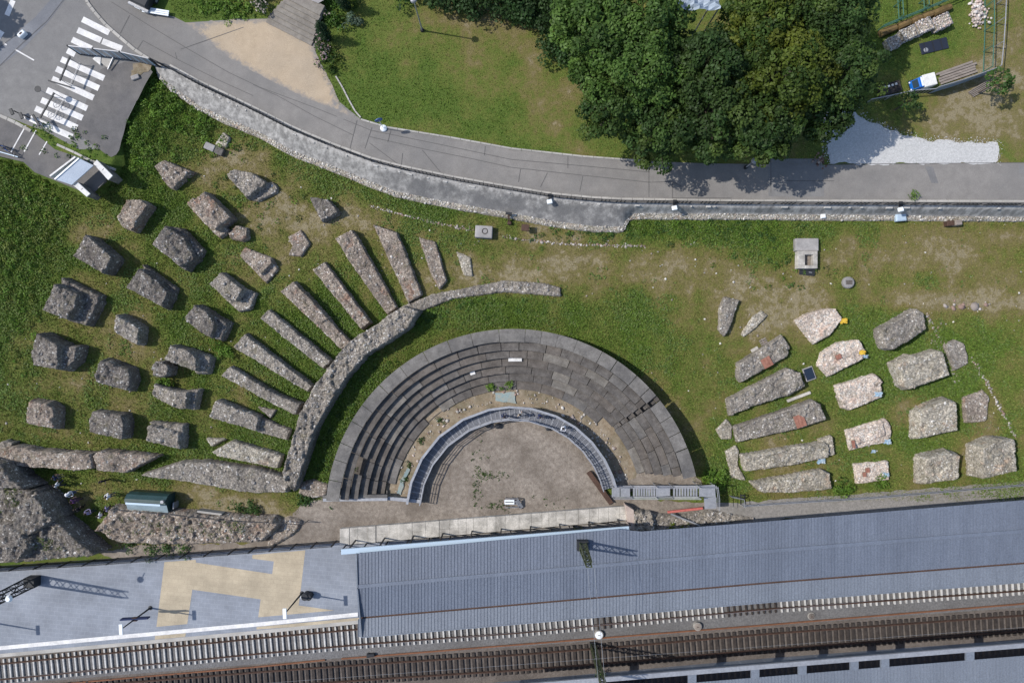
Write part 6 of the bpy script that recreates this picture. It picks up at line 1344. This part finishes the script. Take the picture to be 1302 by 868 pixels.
def tree(name, label, x, y, h, rad, col, nblob=46, per=190, leaf=.2, flat=.75, accent=None, group=None):
    ztop = 3.0 + h; k = P(x, y, ztop - rad*.5); gz = float(GU(*k)); base = Vector((k[0], k[1], gz)); r = thing(name, label, 'tree', base, 0, group)
    zc = h - rad*flat*.9; cs = []; rs = []
    for i in range(nblob):
        a = i*2.399 + random.uniform(-.3,.3); u = (i+.5)/nblob; el = math.asin(1 - 1.35*u) if u < 1 else 0
        q = rad*random.uniform(.5, 1.06)
        cs.append((q*math.cos(el)*math.cos(a), q*math.cos(el)*math.sin(a), zc + rad*flat*math.sin(el)*random.uniform(.75,1.05))); rs.append(rad*random.uniform(.14,.31))
    C, Nn, K = blob_leaves(cs, rs, per, col)
    if accent is not None:
        sel = [i for i in range(nblob) if cs[i][2] > zc]; random.shuffle(sel); sel = sel[:3]
        c2, n2, k2 = blob_leaves([cs[i] for i in sel], [rs[i]*.9 for i in sel], per*.8, accent); C = np.r_[C, c2]; Nn = np.r_[Nn, n2]; K = np.r_[K, k2]
    V, F, K = leaf_quads(C, Nn, leaf, K); link('crown', np_mesh('crown', V, F, M['leaf'], False, K), r)
    mb = MB(); mb.tube([(0,0,-.2),(.05,.03,zc*.5),(0,0,zc+rad*.2)], [rad*.075, rad*.055, rad*.03], 8)
    for c in cs[::3]:
        t = random.uniform(.55,.95); mb.tube([(0,0,zc*t), (c[0]*.45,c[1]*.45,zc*t+(c[2]-zc*t)*.55), c], [rad*.03, rad*.02, rad*.006], 5)
    link('trunk', mb.mesh('trunk', M['bark']), r)
M['bark'] = speckled('bark', (.06,.048,.038), (.1,.085,.07), 4, 1, .4, .95, .02, .6)
TG = 'big trees in the grove above the road'
for lab, x, y, h, rad, col, acc in [(l_, x_, y_ - (9 if y_ > 120 else 0), h_, r_*.95, c_, a_) for l_, x_, y_, h_, r_, c_, a_ in [
  ('fresh green broadleaf tree at the left front of the grove, next to the lawn', 762, 40, 9.5, 4.0, GREEN, None),
  ('large green broadleaf tree in the middle of the grove front', 812, 88, 10.5, 4.2, GREEN, None),
  ('rounded green tree bulging over the lawn corner', 776, 142, 7.5, 2.9, MID, None),
  ('green tree with yellow blossom tufts left of the tarpaulin', 826, 26, 10.5, 3.4, GREEN, GOLD),
  ('dark tree reaching lowest over the road edge', 838, 172, 7.5, 3.0, MID, None),
  ('broad dark green tree over the shaded road, with one yellow tuft', 905, 150, 9, 4.2, DARK + MID, YEL),
  ('very dark tree in the heart of the grove', 905, 80, 9.5, 3.2, DARK, None),
  ('yellow-green tree at the top right of the grove', 966, 32, 10.5, 3.6, YEL, None),
  ('yellow-green tree at the centre right of the grove', 1004, 92, 9.5, 3.9, YEL, None),
  ('dark tree overhanging the shaded road on the right', 975, 165, 8, 3.2, DARK + MID, None),
  ('dark green tree at the right end of the grove by the white gravel', 1050, 150, 8, 2.7, DARK + MID, None),
  ('mid-green feathery tree at the right edge of the grove', 1078, 88, 9, 3.2, MID, None),
  ('dark tree at the top edge beside the work yard', 1065, 18, 10, 3.6, DARK + MID, None),
  ('dark green tree at the top edge between the tarpaulin and the yellow-green tree', 1010, -20, 10, 3.6, YEL + DARK, None)]]:
    kb = random.uniform(.9, 1.3); tree('broadleaf_tree', lab, x, y, h + random.uniform(-1,1.2), rad, [(c[0]*kb*1.12, c[1]*kb, c[2]*kb*.9) for c in col], random.randint(44, 58), 270, random.uniform(.135,.17), random.uniform(.7,.95), acc, TG)
tree('broadleaf_tree', 'tree beyond the left edge whose shadow falls on the street', -200, -40, 8.5, 3.2, GREEN, 30, 90, .3)
tree('young_tree', 'small round tree in the dry grass by the stacked poles', 1272, 103, 3.6, 1.25, GREEN, 22, 330, .13); tree('young_tree', 'small feathery young tree in front of the tiny truck', 1157, 128, 3.0, 1.0, MID, 18, 330, .13)
def shrub(name, label, pts, r0, h, col, per=260, leaf=.13, up=True, cat='shrub', flowers=None, group=None, n=8):
    q = [Vector(PG(x, y, 0, up)) for x, y in pts]; c = sum(q, Vector())/len(q); r = thing(name, label, cat, c, 0, group); cs = []; rs = []
    for v in q:
        for k in range(n): cs.append(tuple(v - c + Vector((random.gauss(0, r0*.5), random.gauss(0, r0*.5), h*random.uniform(.25,.8))))); rs.append(r0*random.uniform(.35,.6))
    C, Nn, K = blob_leaves(cs, rs, per, col); V, F, K = leaf_quads(C, Nn, leaf, K); link('foliage', np_mesh('foliage', V, F, M['leaf'], False, K), r)
    for v in q: link('stem', MB().tube([v - c, v - c + Vector((0,0,h*.5))], [.05,.03], 5).mesh('stem', M['bark']), r)
    if flowers:
        C, Nn, K = blob_leaves(cs, [a*1.04 for a in rs], 60, flowers, .1); V, F, K = leaf_quads(C, Nn + np.array([0,0,1.0]), .1, K, .9); link('blossom', np_mesh('blossom', V, F, M['leaf'], False, K), r)
shrub('hedge', 'dark yew hedge at the top edge beside the tall grey lamp post', [(562,4),(590,6),(620,10),(648,16),(560,-14),(600,-14),(640,-10)], 1.5, 2.6, DARK, 150, .15, n=12)
shrub('dark_shrub', 'very dark dense shrub at the left end of the grove', [(668,14),(690,24),(676,-8),(700,2)], 1.6, 3.2, DARK, 170, .15, n=12); shrub('dark_shrub', 'dark shrub at the top edge filling the gap before the first big tree', [(722,4),(738,26),(715,34)], 1.4, 3.0, DARK, 190, .14, n=12); shrub('green_shrub', 'green shrub below the dark dense one, facing the lawn', [(692,62),(712,74)], 1.2, 1.8, DARK + GREEN, 200, .14, n=10); shrub('green_shrub', 'low green bush at the lawn edge just left of the large broadleaf tree', [(730,84),(735,60)], 1.1, 1.8, MID, 200, .14, n=10)
shrub('green_shrub', 'bright green bush at the top edge near the lamp post', [(518,-6),(545,-4)], 1.0, 1.4, MID, 200, .13)
shrub('flowering_shrub', 'pink flowering shrub below the cypress by the steps', [(409,58),(412,70)], .75, .9, DARK, 260, .1, True, 'shrub', [(.55,.42,.42),(.5,.35,.36)], n=7); shrub('flowering_shrub', 'pale flowering shrub between the cypress and the terrace', [(411,24)], .6, .8, GREEN, 260, .1, True, 'shrub', [(.5,.42,.38)], n=7); shrub('flowering_shrub', 'dark shrub with pale blossoms at the left of the stone steps', [(334,8),(330,-6)], .9, 1.2, DARK, 260, .1, True, 'shrub', [(.5,.44,.4)], n=8)
shrub('yellow_shrub', 'yellow-green low bush under the pink flowering shrub', [(428,72),(424,86)], .7, .7, YEL, 260, .1); shrub('green_shrub', 'bright green bush in the bed beside the terrace', [(424,20),(426,34),(424,6)], .7, .7, [(.07,.15,.02),(.06,.13,.02)], 260, .1); shrub('silver_shrub', 'silvery green bush in the bed beside the second cypress', [(446,30)], .75, .9, [(.1,.15,.1),(.13,.18,.13)], 300, .1); shrub('yellow_shrub', 'golden bush at the top edge right of the cypresses', [(450,2)], .8, .9, YEL, 260, .1)
def cypress(x, y, h, label):
    r = thing('cypress', label, 'tree', PG(x, y, 0, True), 0, 'cypresses beside the stone steps'); cs = []; rs = []
    for i in range(26):
        z = h*(i+.5)/26; w = .55*math.sin(min(1, (1.02-z/h)*1.5)*math.pi/2)*min(1, .55+z/h); a = i*2.4; cs.append((w*.45*math.cos(a), w*.45*math.sin(a), z)); rs.append(w*.75 + .06)
    C, Nn, K = blob_leaves(cs, rs, 620, [(.015,.04,.016),(.02,.05,.02)], .15, .6); V, F, K = leaf_quads(C, Nn, .085, K, .4); link('crown', np_mesh('crown', V, F, M['leaf'], False, K), r); link('trunk', MB().tube([(0,0,0),(0,0,h*.8)], [.12,.03], 6).mesh('trunk', M['bark']), r)
cypress(417, 50, 3.6, 'dark slender cypress leaning over the stone steps'); cypress(441, 11, 3.6, 'dark slender cypress at the top edge behind the silvery bush')
BR = [(.115,.21,.028),(.135,.23,.036),(.09,.17,.025)]
shrub('green_shrub', 'bright green bush between the small round pillar and the pillar below it', [(208,484),(212,491)], .7, .9, BR, 300, .1, False); shrub('green_shrub', 'leafy green bush between the ribbed pillar and the smooth pier', [(280,438),(292,450)], .8, .7, BR, 240, .1, False); shrub('green_shrub', 'round green bush beside the lowest pale pier', [(1069,619)], .8, .8, BR, 300, .1, False); shrub('green_shrub', 'round green bush growing on the smallest flat whitish block', [(1118,610)], .65, .8, BR, 300, .1, False); shrub('green_shrub', 'bright green weed tuft inside the seating, left of two', [(624,491)], .5, .6, BR, 300, .09, False); shrub('green_shrub', 'bright green weed tuft inside the seating, right of two', [(648,492)], .5, .6, BR, 300, .09, False)
shrub('yellow_shrub', 'yellow-green bush growing at the roof edge on the rough end pier', [(854,667),(868,669),(860,670)], .4, 1.0, [(.16,.2,.03),(.13,.18,.03)], 300, .1, False); shrub('green_shrub', 'low weeds on the seating slabs near the upper right rim', [(774,472),(776,466)], .35, 2.2, BR, 200, .09, False, n=4); shrub('green_shrub', 'green weeds around the foot of the metal staircase', [(899,601),(912,609),(905,612),(920,607)], .7, .7, BR, 240, .1, False); shrub('green_shrub', 'green weeds at the left end of the seating by the rubble footing', [(392,637),(388,633)], .6, .6, GREEN, 260, .1, False)
shrub('green_shrub', 'green weeds beside the small dark pit', [(305,646),(318,644),(328,648)], .6, .6, GREEN, 220, .1, False); shrub('green_shrub', 'green tuft at the bottom edge of the photo by the thin mast', [(766,857)], .5, .1, BR, 260, .09, False); shrub('green_shrub', 'creeper on the face of the retaining wall kerb at the right', [(1163,252)], .5, .5, BR, 260, .08, True); shrub('green_shrub', 'green sprout on the large speckled pillar', [(216,322)], .3, 2.1, BR, 300, .09, False, n=4); shrub('green_shrub', 'small green tuft on the ribbed pillar', [(241,404)], .28, 2.0, GREEN, 300, .08, False, n=4); shrub('green_shrub', 'weedy tufts along the sloping ruin foot', [(165,694),(190,696),(215,695),(235,695)], .8, .5, GREEN, 160, .1, False)
shrub('green_shrub', 'green weeds between the left-hand steps of the ring and the walkway', [(515,608),(520,590),(535,560),(560,535)], .35, .3, GREEN, 240, .09, False)
# thickets of tall weeds (nobody could count them)
def thicket(name, spots, r0, h, col, per, leaf, up=False):
    cs = []; rs = []
    for x, y, sx, sy, n in spots:
        for k in range(n):
            c = PG(random.gauss(x, sx), random.gauss(y, sy), 0, up); rr = r0*random.uniform(.5, 1.2); cs.append((c[0], c[1], c[2] + h*random.uniform(0,.8))); rs.append(rr)
    C, Nn, K = blob_leaves(cs, rs, per, col, .3); V, F, K = leaf_quads(C, Nn, leaf, K); o = link(name, np_mesh(name, V, F, M['leaf'], False, K)); o['kind'] = 'stuff'
thicket('weed_thicket', [(30,250,26,16,60),(60,275,14,14,40),(20,330,20,36,70),(25,410,14,36,34),(70,315,8,10,12),(0,300,16,60,50)], .34, .2, BR + [(.17,.21,.045),(.15,.19,.04)], 330, .09)
thicket('weed_thicket', [(200,130,16,16,60),(235,150,24,16,60),(170,165,9,16,30),(190,200,18,14,40),(285,185,14,8,18)], .4, .3, BR, 330, .09)
thicket('weed_thicket', [(90,178,22,9,26),(55,165,8,5,12),(120,200,10,6,10)], .25, .2, BR + GREEN, 300, .09, True)
thicket('creeping_weeds', [(430,520,16,40,140),(470,460,16,20,70),(412,590,8,20,40),(540,405,22,8,40),(600,385,40,6,40),(870,292,60,7,130),(960,300,40,14,120),(720,297,60,5,50),(1010,345,20,14,30),(330,262,40,20,40)], .3, .06, BR + GREEN, 260, .085)
thicket('creeping_weeds', [(606,615,3,13,60),(622,603,12,3,60),(630,643,10,3,40),(609,575,4,14,14),(700,640,30,6,14),(690,488,30,5,40),(735,505,22,8,30),(500,575,8,18,20),(570,498,16,5,24),(560,500,24,10,14),(770,510,20,12,10),(690,492,22,5,18),(520,600,4,20,14)], .16, .03, [(.06,.11,.025),(.07,.12,.03)], 300, .07)
thicket('creeping_weeds', [(1258,20,12,30,0),(290,8,26,8,80)], .35, .2, BR, 260, .1, True)
cs = [(*P(random.gauss(x, sx), random.gauss(y, sy), z), z + random.uniform(0, .08)) for x, y, sx, sy, z, n in [(22,641,12,6,2.6,26),(14,622,10,3,2.6,12),(58,690,12,5,2.6,22),(24,700,6,6,2.6,10),(240,676,50,5,1.5,26),(300,672,16,5,1.5,14),(190,664,30,4,1.5,12)] for _ in range(n)]
C, Nn, K = blob_leaves(cs, [random.uniform(.1,.3) for _ in cs], 260, [(.1,.13,.035),(.12,.14,.045),(.08,.13,.025)], .2); V, F, K = leaf_quads(C, Nn, .07, K); link('ruin_weeds', np_mesh('ruin_weeds', V, F, M['leaf'], False, K))['kind'] = 'stuff'
# ------------------------------------------------------------------ grass blades
def grass(name, n, up, seed):
    rg = np.random.default_rng(seed); X = rg.uniform(-53, 53, n*3); Y = rg.uniform(-24, 36, n*3)
    u = 651 + S*X; v = 434 - S*Y
    iu = inside(UPPER, X, Y)
    if up:
        lawn = [PG(x, y, 0, True)[:2] for x, y in [(405,-40),(405,92),(430,131),(459,153),(492,163),(573,176),(650,190),(741,200),(822,206),(1045,211),(1046,146),(1078,134),(1128,164),(1200,181),(1270,182),(1270,207),(1400,206),(1400,-80)]]
        bed = [PG(x, y, 0, True)[:2] for x, y in [(200,-60),(216,8),(232,26),(300,23),(338,22),(335,-60)]]
        ok = inside(lawn, X, Y) | inside(bed, X, Y)
    else:
        r = np.hypot(X - CX, Y - CY); ok = ~iu & ~inside(RAILWAY, X, Y) & ~((r < 17.7) & (v < 690)) & ~((v > 636) & (u > 380)) & ~((v > 690))
        ok &= ~((v > 655) & (u > 120)) 
        ok &= (sdf(UPPER, X, Y) < -.0)
        wl = [P(x, y, 1.2) for x, y in W_TOE] + [P(x, y, 3) for x, y in W_TOP[::-1]]; ok &= ~inside(wl, X, Y)
    D = np.clip(dryness(X, Y), 0, 1); keep = ok & (rg.uniform(0, 1, len(X)) > D*.62 + .1)
    X, Y, D = X[keep][:n], Y[keep][:n], D[keep][:n]; m = len(X); Z = (GU if up else GL)(X, Y)
    lush = 1 - D; patch = fbm(X*.5, Y*.5, 77, 3)
    L = rg.uniform(.06, .16, m)*(.7 + .9*lush)*(.6 if up else 1.0); a = rg.uniform(0, 6.283, m); t = rg.uniform(.25, 1.25, m); w = rg.uniform(.02, .05, m)*(1 + .8*lush)
    d = np.c_[np.cos(a)*np.sin(t), np.sin(a)*np.sin(t), np.cos(t)]; s = np.c_[-np.sin(a), np.cos(a), np.zeros(m)]
    B = np.c_[X, Y, Z - .01]; V = np.stack([B - s*w[:,None], B + s*w[:,None], B + d*L[:,None]], 1).reshape(-1,3)
    q = np.clip(D*1.3 - .1 + rg.normal(0, .22, m) + (patch - .5)*.5, 0, 1)[:,None]
    col = np.array([(.105,.17,.026)])*(1-q) + np.array([(.205,.175,.062)])*q; col = col*rg.uniform(.65, 1.35, (m,1))*np.array([[1,1,1]])
    o = link(name, np_mesh(name, V, np.arange(m*3).reshape(-1,3), M['grass_leaf'], False, np.repeat(col, 3, 0))); o['kind'] = 'stuff'
def weeds(name, n, up, seed):
    rg = np.random.default_rng(seed); X = rg.uniform(-52, 52, n*4); Y = rg.uniform(-17, 34, n*4); v = 434 - S*Y; u = 651 + S*X; r = np.hypot(X - CX, Y - CY)
    ok = ~inside(UPPER, X, Y) & ~((r < 17.8) & (v < 690)) & ~((v > 632) & (u > 370)) & (v < 650) & (sdf(UPPER, X, Y) < -1.6)
    den = fbm(X*.35, Y*.35, seed+1, 4)*.6 + fbm(X*1.6, Y*1.6, seed+2, 2)*.4 - .35*np.clip(dryness(X, Y), 0, 1)
    k = ok & (den > .40 + rg.normal(0, .03, len(X))); X, Y = X[k][:n], Y[k][:n]; m = len(X)
    C = np.c_[X, Y, GL(X, Y) + rg.uniform(.03, .14, m)]; Nn = rg.normal(0, .4, (m,3)) + np.array([0,0,1]); K = np.array([(.1,.17,.034),(.09,.155,.032),(.125,.185,.045),(.15,.19,.065)])[rg.integers(0,4,m)]*rg.uniform(.7,1.25,(m,1))
    V, F, K = leaf_quads(C, Nn, .075, K, .7); o = link(name, np_mesh(name, V, F, M['grass_leaf'], False, K)); o['kind'] = 'stuff'
weeds('meadow_weeds', 90000, False, 31)
grass('meadow_grass', 560000, False, 5); grass('lawn_grass', 260000, True, 6)
# pale pebbles strewn in the grass
n = 900; X = RNG.uniform(-50, 50, n); Y = RNG.uniform(-14, 16, n); k = ~inside(UPPER, X, Y) & (np.hypot(X-CX, Y-CY) > 18.2) & (dryness(X, Y) > .38); X, Y = X[k], Y[k]
o = link('scattered_pebbles', stones_mesh('scattered_pebbles', np.c_[X, Y, GL(X, Y) + .02], .025, .12, PAL['pale'] + [(.6,.58,.5)])); o['kind'] = 'stuff'
n = 420; a = RNG.uniform(.25, 3.0, n); rr = RNG.uniform(10.4, 11.7, n); X = CX + rr*np.cos(a); Y = CY + rr*np.sin(a); w = (a < 1.0) | (RNG.uniform(0,1,n) < .35)
o = link('ring_rubble', stones_mesh('ring_rubble', np.c_[X, Y, np.full(n, .08)][w], .04, .19, PAL['white'][:1] + PAL['pale'] + PAL['brown'])); o['kind'] = 'stuff'
sheet('blue_ground_sheet', [P(x, y, .1) for x, y in [(629,500),(655,498),(656,512),(630,509)]], .17, speckled('pale_blue_film', (.2,.29,.31), (.3,.3,.26), 3), .4, .1, None)
tag(bpy.data.objects['blue_ground_sheet'], 'pale blue plastic film lying between the seats and the walkway', 'sheet')
o = link('blue_ground_strip', sheet_mesh('blue_ground_strip', [P(x, y, .1) for x, y in [(505,626),(509,610),(519,594),(521,597),(513,614),(509,628)]], .17, bpy.data.materials['pale_blue_film'], .3, .08)); tag(o, 'narrow pale blue plastic strip at the left end of the earth ring', 'sheet')
